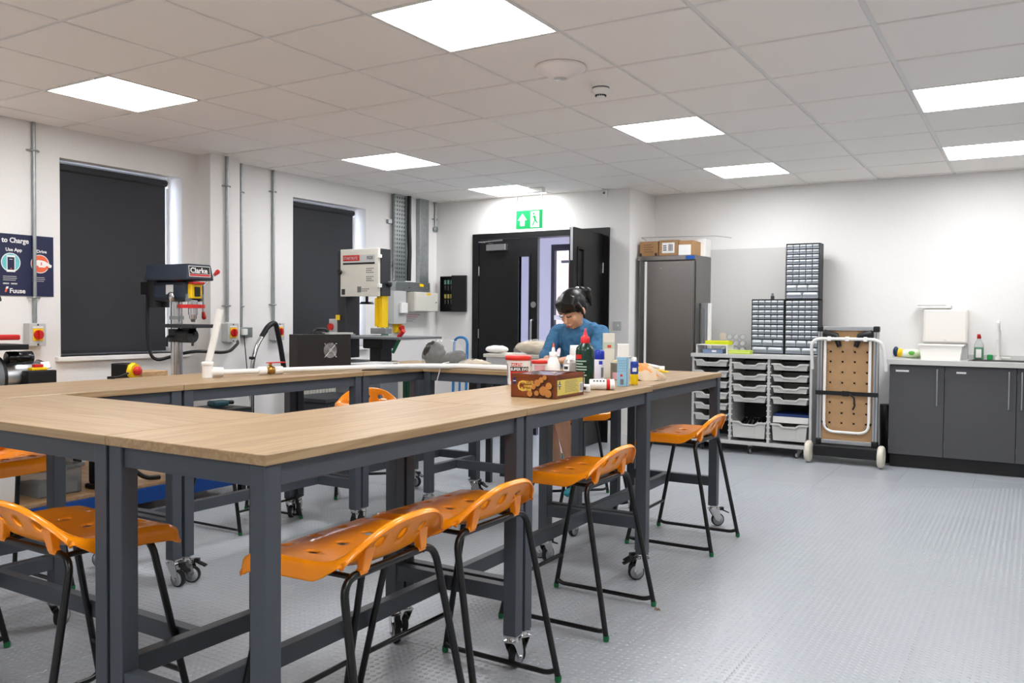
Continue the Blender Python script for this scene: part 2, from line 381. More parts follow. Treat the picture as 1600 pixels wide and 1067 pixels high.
for k in range(7):
    x = -11+k*2.2
    wn = MB().box(x, x+1.1, 13.95, 14.0, 1.1, 2.6).build('window', 'white', bl, world=True)
    MB().box(x+.07, x+1.03, 13.93, 13.951, 1.17, 2.53).build('pane', 'grey_md', wn, world=True)
# double door
df = MB(); df.box(-1.565, -1.485, YD-.02, YD+.13, 0, 2.115).box(-.03, .05, YD-.02, YD+.13, 0, 2.115).box(-1.485, -.03, YD-.02, YD+.13, 2.055, 2.115)
dfr = struct(df.build('trim_1', 'door')); dfr['label'] = 'black door frame around the double door'
def leaf(name, label, hinge, rz, flip):
    t = thing(name, label, 'door', hinge, rz, 'black double door leaves'); s = flip; wdt = .722
    d = MB(); y0, y1 = -.022, .022
    vx0, vx1, vz0, vz1 = .50, .62, .45, 1.86
    for (x0, x1, z0, z1) in ((0, vx0, .008, 2.05), (vx1, wdt, .008, 2.05), (vx0, vx1, .008, vz0), (vx0, vx1, vz1, 2.05)):
        d.box(min(s*x0, s*x1), max(s*x0, s*x1), y0, y1, z0, z1)
    d.build('leaf', 'door', t)
    b = MB()
    for (x0, x1, z0, z1) in ((vx0-.02, vx0, vz0-.02, vz1+.02), (vx1, vx1+.02, vz0-.02, vz1+.02), (vx0, vx1, vz1, vz1+.02), (vx0, vx1, vz0-.02, vz0)): b.box(min(s*x0, s*x1), max(s*x0, s*x1), y0-.006, y1+.006, z0, z1)
    b.build('glazing_bead', 'black', t)
    MB().box(min(s*vx0, s*vx1), max(s*vx0, s*vx1), -.004, .004, vz0, vz1).build('vision_panel', 'glass', t)
    for z in (.35, 1.05, 1.72): MB().cyl((0, -.026, z-.05), (0, -.026, z+.05), .008).build('hinge', 'chrome', t)
    hx = s*.675
    for yy, yo in ((-1, -.022), (1, .022)):
        MB().tube(rp([(hx, yo, .86), (hx, yo+yy*.055, .86), (hx, yo+yy*.055, 1.2), (hx, yo, 1.2)], .03), .011, 10).build('pull_handle', 'alu', t)
    MB().cyl((hx, -.025, 1.36), (hx, -.022, 1.36), .032, n=24).build('push_plate', 'alu', t)
    MB().cyl((hx, -.03, .74), (hx, -.022, .74), .027, n=24).build('lock', 'alu', t)
    return t
d1 = leaf('door_leaf', 'closed black door leaf with closer and narrow glass panel, left half', (-1.48, YD+.01, 0), 0, 1)
MB().box(.12, .36, -.075, -.022, 1.93, 1.995).build('door_closer', 'alu', d1, bev=.004)
MB().tube([(.2, -.055, 2.0), (.05, -.11, 2.02), (.32, -.06, 2.035)], .008, 6).build('closer_arm', 'chrome', d1)
d2 = leaf('door_leaf', 'open black door leaf swung into the room, behind the woman', (-.035, YD-.03, 0), R(94.5), -1)
MB().box(-.727, -.721, -.012, .012, 1.75, 2.05).build('flush_bolt', 'alu', d2)
# ================================================================ WORK TABLES
TT = .908; WD = .58
M('hub', '9a9c9d', .35)
def caster_meshes():
    f = MB().box(-.024, .024, -.024, .024, -.006, 0).cyl((0, 0, -.006), (0, 0, -.022), .02, .024)
    for s in (-1, 1):
        f.add([(s*.0175, -.03, -.018), (s*.0175, .03, -.018), (s*.0175, .045, -.075), (s*.0175, .03, -.095), (s*.0175, .012, -.085),
               (s*.02, -.03, -.018), (s*.02, .03, -.018), (s*.02, .045, -.075), (s*.02, .03, -.095), (s*.02, .012, -.085)],
              [(0, 1, 2, 3, 4), (9, 8, 7, 6, 5), (0, 5, 6, 1), (1, 6, 7, 2), (2, 7, 8, 3), (3, 8, 9, 4), (4, 9, 5, 0)])
    f.box(-.02, .02, -.03, .034, -.022, -.016).cyl((-.024, .028, -.085), (.024, .028, -.085), .006, n=8)
    fork = f.mesh('caster', 'chrome')
    w = MB().tf(Matrix.Translation((0, .028, -.085)) @ Matrix.Rotation(PI/2, 4, 'Y'))
    w.lathe([(.028, -.011), (.036, -.0115), (.038, -.006), (.038, .006), (.036, .0115), (.028, .011)], 22)
    w.mt(1).lathe([(.001, -.0155), (.010, -.0155), (.012, -.0125), (.0315, -.0122), (.0315, .0122), (.012, .0125), (.010, .0155), (.001, .0155)], 18)
    wheel = w.mesh('wheel', ['rubber', 'hub'])
    b = MB().add([(-.012, .05, -.03), (.012, .05, -.03), (.014, .092, -.048), (-.014, .092, -.048), (-.012, .05, -.022), (.012, .05, -.022), (.014, .094, -.042), (-.014, .094, -.042)],
                 [(0, 3, 2, 1), (4, 5, 6, 7), (0, 1, 5, 4), (1, 2, 6, 5), (2, 3, 7, 6), (3, 0, 4, 7)]).box(-.01, .01, .04, .062, -.03, -.012)
    return fork, wheel, b.mesh('brake_lever', 'black')
CF, CW, CB = caster_meshes()
def caster(parent, x, y, z, rz, brake=True, s=1):
    c = part('caster', CF, parent, (x, y, z), (0, 0, rz)); c.scale = (s, s, s)
    part('wheel', CW, c)
    if brake: part('brake_lever', CB, c)
def work_table(label, cx, cy, rz, L=1.197, W=WD, crot=None):
    t = thing('work_table', label, 'table', (cx, cy, 0), rz, 'wood-topped steel work tables in a ring')
    a, b = L/2, W/2; rr = random.Random(int(cx*1000+cy*77))
    MB().box(-a, a, -b, b, TT-.026, TT).build('tabletop', 'ash', t, bev=.0025)
    e = .006; lw = .05
    k = 0
    for sx in (-1, 1):
        for sy in (-1, 1):
            x = sx*(a-e-lw/2); y = sy*(b-e-lw/2)
            MB().box(x-lw/2, x+lw/2, y-lw/2, y+lw/2, .123, TT-.026).build('leg', 'steel', t, bev=.003)
            rot = crot[k] if crot else rr.uniform(0, 6.28)
            caster(t, x, y, .123, rot, sx > 0 or rr.random() > .4); k += 1
    z0, z1 = TT-.08, TT-.0265
    for sy in (-1, 1): MB().box(-a+e+lw, a-e-lw, sy*(b-.034)-.018, sy*(b-.034)+.018, z0, z1).build('apron_rail', 'steel', t, bev=.002)
    for sx in (-1, 1): MB().box(sx*(a-.034)-.018, sx*(a-.034)+.018, -b+e+lw, b-e-lw, z0, z1).build('apron_rail', 'steel', t, bev=.002)
    for sx in (-1, 1): MB().box(sx*(a-.031)-.02, sx*(a-.031)+.02, -b+e+lw, b-e-lw, .238, .293).build('cross_rail', 'steel', t, bev=.002)
    MB().box(-a+.051, a-.051, .010, .046, .238, .293).build('stretcher', 'steel', t, bev=.002)
    return t
th = .0201; U = Vector((-math.sin(th), math.cos(th))); V = Vector((math.cos(th), math.sin(th))); O = Vector((2.1477, -.8117))
def rc(a, b): p = O+U*a+V*b; return p.x, p.y
for a, b, lb in ((.6, 0, 'work table with the front corner nearest the camera, empty wooden top'), (1.8, 0, 'work table in the right row holding the biscuit tin and glue bottles'), (3.0, -.03, 'far end work table of the right row, with a yellow tube on its top')):
    x, y = rc(a, b-WD/2); work_table(lb, x, y, PI/2+th)
work_table('work table across the front, empty top running out of the left picture edge', .965, -.53, 0)
work_table('work table in the left row in front of the grey bench motor', .07, -.26, PI/2)
work_table('work table in the left row with white pipe elbow and brass valve', .07, .94, PI/2)
work_table('work table in the left row carrying the black fan box', .07, 2.14, PI/2)
work_table('far cross work table with plastic bags and a white pipe, where the woman works', .917, 2.37, 0, L=1.1)

# ================================================================ STOOLS
def seat_mesh():
    nu, nv = 60, 52; vs = []; idx = {}; fs = []
    CP = [(0, -.19, .580), (.07, -.178, .594), (.2, -.13, .600), (.4, -.04, .590), (.55, .05, .583), (.64, .098, .580), (.72, .128, .598), (.86, .160, .652), (1, .192, .707)]
    SP = [(0, -.184, .588), (.1, -.16, .602), (.3, -.08, .610), (.6, .04, .610), (.8, .09, .612), (1, .128, .616)]
    def itp(T, v):
        for a, b in zip(T, T[1:]):
            if v <= b[0]:
                k = (v-a[0])/(b[0]-a[0]); k = k*k*(3-2*k)*.35+k*.65; return a[1]+(b[1]-a[1])*k, a[2]+(b[2]-a[2])*k
        return T[-1][1:]
    def P(u, v):
        su = max(-1, min(1, u)); sv = max(0, min(1, v)); ou = (abs(u)-1)/.16 if abs(u) > 1 else 0; ov = -v/.1 if v < 0 else ((v-1)/.1 if v > 1 else 0)
        s = 1 if u > 0 else -1
        cx, cz = itp(CP, sv); qx, qz = itp(SP, sv); k = abs(su)**2.9
        x = cx+(qx-cx)*k; z = cz+(qz-cz)*k
        back = max(0, (sv-.68)/.32)
        w = .222-.012*back**1.5-.006*max(0, (.12-sv)/.12)**2
        y = su*w
        dr = min(1, math.hypot(ou, ov)); e = dr*dr*(3-2*dr)
        if dr > 0:
            z -= .042*e*(1-.80*back)
            if ou > 0: y += s*.010*math.sin(dr*PI/2)
            if v < 0: x -= .010*math.sin(dr*PI/2)
            if v > 1: x += .009*math.sin(dr*PI/2)
        return (x, y, z)
    for j in range(nv+1):
        for i in range(nu+1):
            idx[i, j] = len(vs); vs.append(Vector(P(-1.16+2.32*i/nu, -.1+1.2*j/nv)))
    holes = [(P(u, v), .0165) for u in (-.52, 0, .52) for v in (.16, .38)]+[(P(u, .85), .019) for u in (-.42, 0, .42)]
    for j in range(nv):
        for i in range(nu):
            q = [idx[i, j], idx[i+1, j], idx[i+1, j+1], idx[i, j+1]]; c = sum((vs[k] for k in q), Vector())/4
            if any((c-Vector(h)).length < r for h, r in holes): continue
            fs.append(q)
    cnt = {}
    for q in fs:
        for a, b in zip(q, q[1:]+q[:1]): cnt[tuple(sorted((a, b)))] = cnt.get(tuple(sorted((a, b))), 0)+1
    for (a, b), n in cnt.items():
        if n == 1:
            for k in (a, b):
                for h, r in holes:
                    h = Vector(h); d = vs[k]-h
                    if d.length < r*2: vs[k] = h+d.normalized()*r
    used = sorted({k for q in fs for k in q}); mp = {k: n for n, k in enumerate(used)}
    me = MB().add([vs[k] for k in used], [[mp[k] for k in q] for q in fs], True).mesh('seat', 'orange')
    return me
SEAT = seat_mesh()
def stool_proto():
    t = thing('stool', 'x', 'stool')
    s = part('seat', SEAT, t); md = s.modifiers.new('thick', 'SOLIDIFY'); md.thickness = .006; md.offset = -1
    TR = .0108; zt = .572
    for nm, x0, x1 in (('back_frame', .235, .122), ('front_frame', -.235, -.118)):
        MB().tube(rp([(x0, -.235, .014), (x1, -.198, zt), (x1, .198, zt), (x0, .235, .014)], .055, 7), TR, 10).build(nm, 'black_tube', t)
    for sy in (-1, 1):
        MB().tube(rp([(-.229, sy*.233, .040), (-.20, sy*.222, .03), (.20, sy*.222, .03), (.229, sy*.233, .040)], .02, 4), .0095, 8).build('floor_runner', 'black_tube', t)
        MB().cyl((-.118, sy*.15, zt-.006), (.122, sy*.15, zt-.006), .008, n=8).build('seat_rail', 'black_tube', t)
        s2 = MB(); y = sy*.115
        s2.add([(.118, y-.022, .628), (.118, y+.022, .628), (.146, y+.022, .640), (.146, y-.022, .640), (.117, y+sy*.012-.013, .577), (.117, y+sy*.012+.013, .577), (.138, y+sy*.012+.013, .577), (.138, y+sy*.012-.013, .577)],
               [(0, 1, 2, 3), (7, 6, 5, 4), (0, 4, 5, 1), (1, 5, 6, 2), (2, 6, 7, 3), (3, 7, 4, 0)])
        s2.box(.116, .134, y+sy*.012-.016, y+sy*.012+.016, .570, .586)
        s2.build('seat_support', 'orange', t, bev=.003)
        for sx in (-1, 1):
            MB().lathe([(.004, 0), (.0105, .002), (.012, .008), (.012, .022)], 10, (sx*.235, sy*.235, 0)).build('foot_cap', 'green', t)
    k = .16/zt
    MB().cyl((-.235+.117*k, -.235+.037*k, .16), (-.235+.117*k, .235-.037*k, .16), .009, n=8).build('footrest', 'black_tube', t)
    return t
P0 = stool_proto()
STOOLS = [(2.047, -.398, .045, 'orange stool nearest the camera, tucked behind the front corner table leg'), (2.04, .115, -.01, 'second orange stool along the right row, between the two nearest table seams'),
          (2.025, .995, .0, 'third orange stool along the right row, before the biscuit tin table'), (1.985, 2.335, .01, 'orange stool at the far end of the right row, near the tray cabinet'),
          (1.235, -.712, -PI/2, 'orange stool at lower left, under the front table, beside the paired legs'), (.205, -.72, -PI/2+.02, 'orange stool mostly cut off by the lower left picture edge, only its foot showing'),
          (-.225, -.21, PI, 'orange stool at the left picture edge, under the left row'), (-.36, 1.30, PI+.02, 'stool under the left row whose black legs show beside the blue shelf beam'),
          (-.33, 2.38, 2.36, 'orange stool behind the far left tables, its curved back facing us between table legs'), (1.08, 2.93, .75, 'orange stool the woman sits on')]
for i, (x, y, rz, lb) in enumerate(STOOLS):
    o = P0 if i == 0 else copy_tree(P0)
    o.location = (x, y, 0); o.rotation_euler = (0, 0, rz); o['label'] = lb; o.scale.z = .78 if i == 7 else 1; o['group'] = 'orange moulded stools on black frames'
# ================================================================ LEFT WALL FITTINGS
def conduit(label, x, y, z0, z1, clips, r=.0125, two=False):
    t = thing('conduit', label, 'conduit', (x+.018, y, z0), 0, 'galvanised conduit drops')
    for dy in ((-.0135, .0135) if two else (0,)): MB().cyl((0, dy, 0), (0, dy, z1-z0), r, n=12).build('pipe', 'galv', t)
    for z in clips:
        MB().tube([(-.014, -.042, z-z0), (-.002, -.032, z-z0), (r+.004, -.014, z-z0), (r+.004, .014, z-z0), (-.002, .032, z-z0), (-.014, .042, z-z0)], .006, 6).build('saddle_clip', 'galv', t)
    return t
conduit('steel conduit drop at far left, crossing the navy poster', XL, 1.012, 1.16, H, (2.30, 1.33))
conduit('steel conduit drop on the wall pier beside the first window', -1.9, 2.458, 1.17, H, (2.25, 1.30))
conduit('steel conduit drop in the recess just right of the pier', XL, 2.735, 1.12, H, (2.25, 1.30))
conduit('steel conduit drop just left of the second window', XL, 3.09, 1.17, H, (2.30, 1.32))
c5 = conduit('short conduit stub with a round end box in the room corner', XL, 5.43, 2.19, H, (2.30,), two=False)
MB().tf(Matrix.Rotation(PI/2, 4, 'Y')).lathe([(.001, -.016), (.03, -.016), (.032, -.01), (.032, .016), (.001, .017)], 16).build('end_box', 'galv', c5)
def isolator(label, x, y, z):
    t = thing('isolator_switch', label, 'switch', (x, y, z-.075), 0, 'red and yellow isolator switches')
    MB().box(0, .075, -.055, .055, 0, .15).build('enclosure', 'grey_lt', t, bev=.004)
    MB().box(.0755, .079, -.034, .034, .034, .116).build('faceplate', 'yellow', t, bev=.004)
    MB().box(.0755, .0768, -.034, .034, .119, .130).build('label_strip', 'white', t)
    k = MB().cyl((.079, 0, .075), (.092, 0, .075), .031, n=22); k.box(.092, .112, -.008, .008, .048, .102)
    k.build('rotary_knob', 'red', t)
    for z2 in (.010, .14): MB().cyl((.075, 0, z2), (.077, 0, z2), .006, n=8).build('screw', 'grey_dk', t)
isolator('red rotary isolator switch on grey box below the navy poster', XL, 1.0, 1.085)
isolator('red rotary isolator switch on the pier, right of the pillar drill', -1.9, 2.47, 1.085)
isolator('red rotary isolator switch beside the second window, above the black fan box', XL, 3.11, 1.085)
t = thing('socket_box', 'grey metal socket box with a white plug beside the vacuum hose', 'socket', (XL, 2.75, 1.04))
MB().box(0, .055, -.075, .075, 0, .085).build('back_box', 'galv', t, bev=.003); MB().box(.055, .09, -.055, -.005, .02, .072).build('plug', 'white', t, bev=.006)
MB().tube([(.07, -.03, .02), (.08, -.02, -.15), (.06, .02, -.35), (.05, .06, -.6)], .004, 6).build('cable', 'black', t)
# poster
t = thing('poster', 'navy charging instruction poster with round teal and orange pictures', 'poster', (XL, .80, 1.339))
MB().box(.002, .006, -.35, .347, 0, .401).build('sheet', mat('navy', '1c2143', .5), t)
FP = lambda y, z, o=.0068: frame((XL+o, y, z), (0, 1, 0), UP)
text('heading', 'to Charge', .046, 'white', t, FP(.808, 1.684), bold=.0012, sx=.92)
text('heading', 'Use App', .030, 'white', t, FP(.832, 1.628), bold=.0006)
text('heading', 'Drive', .030, 'white', t, FP(1.032, 1.628), bold=.0006)
text('logo_text', 'Fuuse', .044, 'white', t, FP(.855, 1.357), bold=.001)
def decal(name, m, parent, T, fn):
    b = MB().tf(T); fn(b); return b.build(name, m, parent, world=True)
M('teal', '6fc1c6', .5); M('porange', 'e8663c', .5)
def ring(b, c, r, z): b.disc((c[0], c[1], z), r, 32)
for y, m, nm in ((.865, 'teal', 'app_picture'), (1.055, 'porange', 'car_picture')):
    T = FP(y, 1.555)
    decal(nm, ['white', m], t, T, lambda b: (b.disc((0, 0, 0), .062, 32), b.mt(1).disc((0, 0, .0006), .057, 32)))
T = FP(.865, 1.555, .0078)
decal('phone', ['white', 'navy', 'porange'], t, T, lambda b: (b.prism([(-.027, -.062), (.027, -.062), (.027, .046), (-.027, .046)], 0, .0004), b.mt(1).rect(-.022, .022, -.048, .034, .0008), b.mt(2).disc((0, -.04, .0012), .004, 10), b.mt(0).rect(-.01, .01, .018, .021, .0012)))
T = FP(1.055, 1.555, .0078)
decal('car', ['white', 'porange'], t, T, lambda b: (b.add([(-.045, -.022, 0), (.075, -.022, 0), (.08, -.006, 0), (.062, .003, 0), (.03, .021, 0), (-.012, .026, 0), (-.045, .012, 0)], [(0, 1, 2, 3, 4, 5, 6)]), b.mt(1).disc((-.02, -.022, .0005), .011, 14), b.disc((.046, -.022, .0005), .011, 14), b.rect(.004, .012, -.008, .012, .0005)))
for y in (.815, 1.0):
    for k, ln in enumerate((.085, .088, .08)): decal('small_print', 'grey_lt', t, FP(y, 1.462-k*.012), lambda b: b.rect(0, ln, 0, .004, 0))
decal('store_badges', 'grey_lt', t, FP(.815, 1.413), lambda b: (b.rect(0, .038, 0, .009, 0), b.rect(.05, .09, 0, .009, 0)))
decal('logo_mark', ['porange', 'white'], t, FP(.83, 1.362), lambda b: (b.add([(-.006, 0, 0), (.006, 0, 0), (.014, .03, 0), (.004, .03, 0)], [(0, 1, 2, 3)]), b.mt(1).add([(0, .022, .0004), (.016, .022, .0004), (.02, .036, .0004), (.006, .036, .0004)], [(0, 1, 2, 3)])))
# cable tray, trunking, boxes
t = thing('cable_tray', 'perforated galvanised cable tray climbing the wall beside a black cable', 'cable tray', (XL, 4.81, 1.60))
b = MB(); b.box(.03, .033, -.12, .08, 0, H-1.6); b.box(.03, .055, -.12, -.117, 0, H-1.6); b.box(.03, .055, .077, .08, 0, H-1.6)
b.build('tray_channel', 'galv', t)
sl = MB()
for r_ in range(20):
    for c_ in range(5): sl.box(.0331, .0338, -.10+c_*.038, -.085+c_*.038, .03+r_*.043, .05+r_*.043)
sl.build('slot_row', 'grey_dk', t)['kind'] = 'stuff'
for z in (.15, .58): MB().box(.0, .03, -.19, .1, z, z+.04).build('wall_bracket', 'galv', t)
MB().tube([(.06, .105, 0), (.065, .11, .3), (.06, .105, .6), (.06, .108, H-1.6)], .024, 10).build('armoured_cable', 'black', t)
t = thing('trunking', 'grey steel trunking with a vertical riser and horizontal arm on the left wall', 'trunking', (XL, 5.0, 1.49))
MB().box(0, .055, .11, .265, .05, H-1.49).build('riser', 'galv', t, bev=.003); MB().box(0, .075, -.32, .265, 0, .10).build('arm', 'galv', t, bev=.003)
for y in (-.1, .22): MB().cyl((.075, y, .04), (.079, y, .04), .008, n=8).build('screw', 'chrome', t)
decal('warning_label', 'yellow', t, frame((XL+.0765, 5.08, 1.545), (0, 1, 0), UP), lambda b: b.rect(0, .07, 0, .03, 0))
t = thing('distribution_board', 'cream electrical box hung under the steel trunking', 'electrical box', (XL, 5.10, 1.28))
MB().box(0, .15, -.20, .21, 0, .205).build('enclosure', 'cream', t, bev=.004); MB().box(.15, .156, -.19, .20, .008, .197).build('cover', 'cream', t)
decal('warning_label', 'yellow', t, frame((XL+.1575, 5.10, 1.455), (0, 1, 0), UP), lambda b: b.rect(0, .07, 0, .022, 0))
MB().cyl((.156, .17, .1), (.16, .17, .1), .007, n=8).build('lock', 'black', t)
t = thing('switched_spur', 'grey trunking drop with a white flip-cover spur under the steel trunking', 'socket', (XL, 4.75, 1.10))
MB().box(0, .08, -.10, .10, .05, .39).build('trunking_drop', 'grey_lt', t, bev=.003); MB().box(.08, .115, -.02, .09, .16, .27).build('cover', 'white', t, bev=.008)
t = thing('emergency_stop', 'round red emergency stop on a yellow box below the electrical box', 'emergency stop', (XL, 4.78, 1.06), 0, 'red emergency stops')
MB().box(0, .05, -.05, .05, 0, .09).build('box', 'yellow', t, bev=.006); MB().cyl((.05, 0, .045), (.075, 0, .045), .015).cyl((.075, 0, .045), (.095, 0, .045), .033, .028, n=20).build('button', 'red', t)
t = thing('safety_sign', 'small green first aid sign left of the emergency stop', 'sign', (XL, 4.60, 1.02))
MB().box(.001, .005, -.055, .055, 0, .16).build('sheet', 'green', t); decal('pictogram', 'white', t, frame((XL+.0056, 4.60, 1.10), (0, 1, 0), UP), lambda b: (b.rect(-.012, .012, -.035, .035, 0), b.rect(-.035, .035, .012, .032, .0002)))
t = thing('notice_sheet', 'pair of curled paper notices with red headings under the electrical box', 'notice', (XL, 5.06, .98))
MB().box(.001, .004, -.17, .19, .14, .295).build('sheet', 'white', t); MB().box(.001, .004, -.17, .19, 0, .13).build('sheet', 'white', t)
M('pink', 'd8a3a3', .6)
for k in range(4): decal('text_line', 'pink' if k < 2 else 'grey_lt', t, frame((XL+.0046, 4.90, 1.24-k*.022), (0, 1, 0), UP), lambda b: b.rect(0, .28-.04*k, 0, .010, 0))
# radiators below the windows
for i, (a, b) in enumerate(((3.25, 4.3), (4.45, 5.1))):
    t = thing('radiator', ['white panel radiator under the second window', 'shorter cream radiator beyond the bandsaw'][i], 'radiator', (XL+.012, (a+b)/2, .12), 0, 'white wall radiators')
    MB().box(.05, .07, (a-b)/2, (b-a)/2, 0, .55).build('panel', 'cream', t)
    n = int((b-a)/.04); f = MB()
    for k in range(n): y = (a-b)/2+.02+k*.04; f.box(.07, .078, y-.012, y+.012, .02, .53)
    f.build('flutes', 'cream', t)['kind'] = 'stuff'
    MB().box(.0, .06, (a-b)/2, (b-a)/2, .55, .56).build('grille', 'white', t)

# ================================================================ BENCH WITH MACHINES (behind the left row)
BX0, BX1, BY0, BY1, BT = -2.03, -.98, -.55, 1.86, .72
t = thing('storage_bench', 'blue and black steel storage bench with board shelves along the window wall', 'workbench', ((BX0+BX1)/2, (BY0+BY1)/2, 0))
for x in (BX0+.02, BX1-.02):
    for y, zt in ((BY0+.02, BT-.02), (1.28, BT-.02), (BY1-.02, .17)): MB().box(x-.02, x+.02, y-.02, y+.02, 0, zt).build('upright', 'black', t, world=True)
YT = 1.30
for z, nm, ye in ((.17, 'shelf_board', BY1), (BT-.02, 'bench_top', YT)):
    MB().box(BX0, BX1-.005, BY0, ye, z, z+.02).build(nm, 'ply', t, world=True)
    for x in (BX0, BX1): MB().box(x-.012, x+.012, BY0+.04, ye-.04, z-.09, z-.002).build('beam', 'blue' if z < .5 else 'black', t, world=True)
SZ = .19
# things on the low shelf
t = thing('storage_box', 'white box with a round finger hole on the low shelf at the left edge', 'box', (-1.22, .22, SZ))
MB().box(-.10, .10, -.17, .17, 0, .19).build('body', 'white', t, bev=.006); MB().cyl((.1, .05, .11), (.1006, .05, .11), .028, n=20).build('finger_hole', 'black', t)
t = thing('plastic_crate', 'clear plastic crate of parts on the low shelf', 'crate', (-1.22, .62, SZ))
MB().box(-.13, .13, -.13, .13, 0, .15).build('body', 'clear', t, bev=.01); MB().box(-.14, .14, -.14, .14, .15, .17).build('lid', 'clear', t, bev=.004); MB().box(-.11, .11, -.11, .11, .005, .07).build('contents', 'grey_md', t)
t = thing('power_tool', 'black upright power tool with a steel rod standing on the low shelf', 'tool', (-1.12, .86, SZ))
MB().box(-.05, .05, -.05, .05, 0, .03).build('base', 'black', t, bev=.01); MB().box(-.03, .05, -.04, .04, .03, .36).build('body', 'black', t, bev=.015); MB().cyl((.06, 0, .1), (.06, 0, .5), .009).build('rod', 'chrome', t); MB().cyl((.06, 0, .02), (.06, 0, .14), .02).build('foot', 'black', t)
t = thing('canvas_sack', 'beige canvas sack with a black hose looped over it on the low shelf', 'sack', (-1.2, 1.08, SZ))
MB().ell((0, 0, .15), (.11, .10, .15)).ell((.0, .02, .27), (.07, .06, .08)).build('sack', mat('canvas', 'a4937c', .9, noise=.2), t); MB().tube(rp([(.12, -.1, .34), (.13, -.06, .12), (.14, .06, .02), (.14, .16, .012)], .1, 6), .014, 8).build('hose', 'black', t)
t = thing('food_packet', 'small white and blue packet on the low shelf', 'packet', (-1.10, 1.42, SZ))
MB().box(-.03, .03, -.09, .09, 0, .12).build('packet', mat('pblue', '4c9ac8', .5, c2='d9c79a', scale=18), t, bev=.008); MB().box(-.031, .031, -.091, -.03, .02, .122).build('side_band', 'white', t)
# grinder / linisher at the left edge
t = thing('belt_sander', 'grey bench motor with black capacitor and red stop switch at the left picture edge', 'machine', (-1.35, .50, .745))
MB().box(-.16, .16, -.45, .19, BT-.745, .03).build('base', 'grey_dk', t, bev=.005)
m_ = MB().tube([(0, -.10, .12), (0, -.06, .12), (0, .15, .12), (0, .17, .12)], [.07, .085, .085, .075], 24)
m_.build('motor', 'alu', t); MB().tube([(0, -.16, .12), (0, -.13, .12), (0, -.10, .12)], [.11, .13, .12], 24).build('motor_flange', 'grey_md', t); MB().tube([(0, -.12, .12), (0, -.09, .12)], [.125, .12], 24).build('end_ring', 'black', t)
MB().cyl((0, .145, .12), (0, .185, .12), .09, .075, n=24).build('fan_cover', 'black', t)
MB().tube([(.02, -.05, .225), (.02, -.045, .225), (.02, .09, .225), (.02, .095, .225)], [.03, .038, .038, .03], 16).build('capacitor', 'black_gloss', t)
sb = MB().box(.085, .155, 0, .165, .05, .155).build('switch_box', 'black', t, bev=.006)
MB().box(.10, .15, .025, .115, .156, .172).build('switch_guard', 'yellow', sb, bev=.004); MB().box(.108, .142, .045, .095, .172, .19).build('stop_button', 'red', sb, bev=.004)
decal('rating_plate', ['white', 'teal'], t, frame((-1.25, .61, .91), (0, 1, 0), (-.5, 0, 1)), lambda b: (b.rect(0, .05, .0, .04, 0), b.rect(.01, .055, -.035, -.005, .0)))
MB().box(-.12, .13, -.42, .02, .275, .305).build('work_table', 'black', t, bev=.004); MB().box(-.03, .03, -.2, -.14, .2, .28).build('bracket', 'black', t)
MB().box(-.06, .11, -.46, -.18, .30, .62).build('arm_housing', 'grey_lt', t, bev=.02); MB().box(.05, .12, -.2, -.02, .33, .36).build('red_guard', 'red', t, bev=.008)
MB().tube(rp([(.13, -.16, .36), (.13, -.16, .42), (.13, -.24, .43)], .02), .010, 8).build('lever', 'black', t); MB().cyl((.11, -.17, .55), (.14, -.14, .56), .016, n=12).build('knob', 'black', t)
MB().cyl((.06, -.25, .62), (.06, -.25, .66), .03).build('top_cap', 'grey_lt', t)
# e-stop pendant
t = thing('stop_pendant', 'black box with yellow plate and red mushroom button behind the left table', 'emergency stop', (-.90, .92, BT), R(-72), 'red emergency stops')
MB().box(-.05, .05, -.075, .03, 0, .095).build('housing', 'black', t, bev=.006)
T = Matrix.Translation((.0, .03, .05)); b = MB(); b.tf(T @ Matrix.Rotation(-PI/2, 4, 'X')).lathe([(.048, 0), (.05, .02), (.045, .03)], 8); b.build('yellow_plate', 'yellow', t)
b = MB(); b.tf(T @ Matrix.Rotation(-PI/2, 4, 'X')).lathe([(.026, .03), (.028, .05), (.02, .06), (.001, .063)], 20); b.build('button', 'red', t)
t.location = (-1.03, 1.0, .835); MB().box(-.03, .03, -.05, .0, BT-.835, 0).build('post', 'black', t)
t = thing('marking_tool', 'small black clamp tool lying beside the stop button', 'tool', (-.175, .385, .908), R(-60))
MB().tube([(0, -.04, .006), (.006, 0, .012), (.0, .04, .03)], .005, 6).box(-.012, .012, -.06, -.03, 0, .012).build('handle', 'black', t)
# pillar drill
DX, DY = -1.5, 1.70
t = thing('pillar_drill', 'dark blue-grey pillar drill with red quill guard and red handle knobs', 'drill', (DX, DY, .835))
B = .835
dkb = mat('drill_paint', '242c38', .4)
MB().box(-.22, .2, -.13, .13, .191-B, .191-B+.04).build('base', dkb, t, bev=.008)
MB().cyl((0, 0, .19-B+.04), (0, 0, .62), .040, n=22).build('column', 'chrome', t)
MB().cyl((0, 0, .355), (0, 0, .38), .048, n=20).build('collar', 'galv', t)
b = MB().box(-.03, .30, -.10, .10, .30, .325).build('work_table', 'grey_dk', t, bev=.004)
MB().cyl((.0, 0, .20), (.0, 0, .29), .055, n=20).cyl((.0, 0, .245), (.17, 0, .245), .05, n=18).box(.1, .17, -.03, .03, .26, .3).build('table_bracket', 'grey_dk', t)
MB().tube(rp([(.04, -.06, .24), (.04, -.11, .24), (.04, -.11, .17)], .02), .009, 8).build('clamp_lever', 'black', t); MB().tube(rp([(.22, -.02, .27), (.26, -.06, .26), (.27, -.08, .18)], .03), .008, 8).build('clamp_lever', 'black', t)
MB().box(-.16, .20, -.085, .085, .48, .62).build('head', dkb, t, bev=.03)
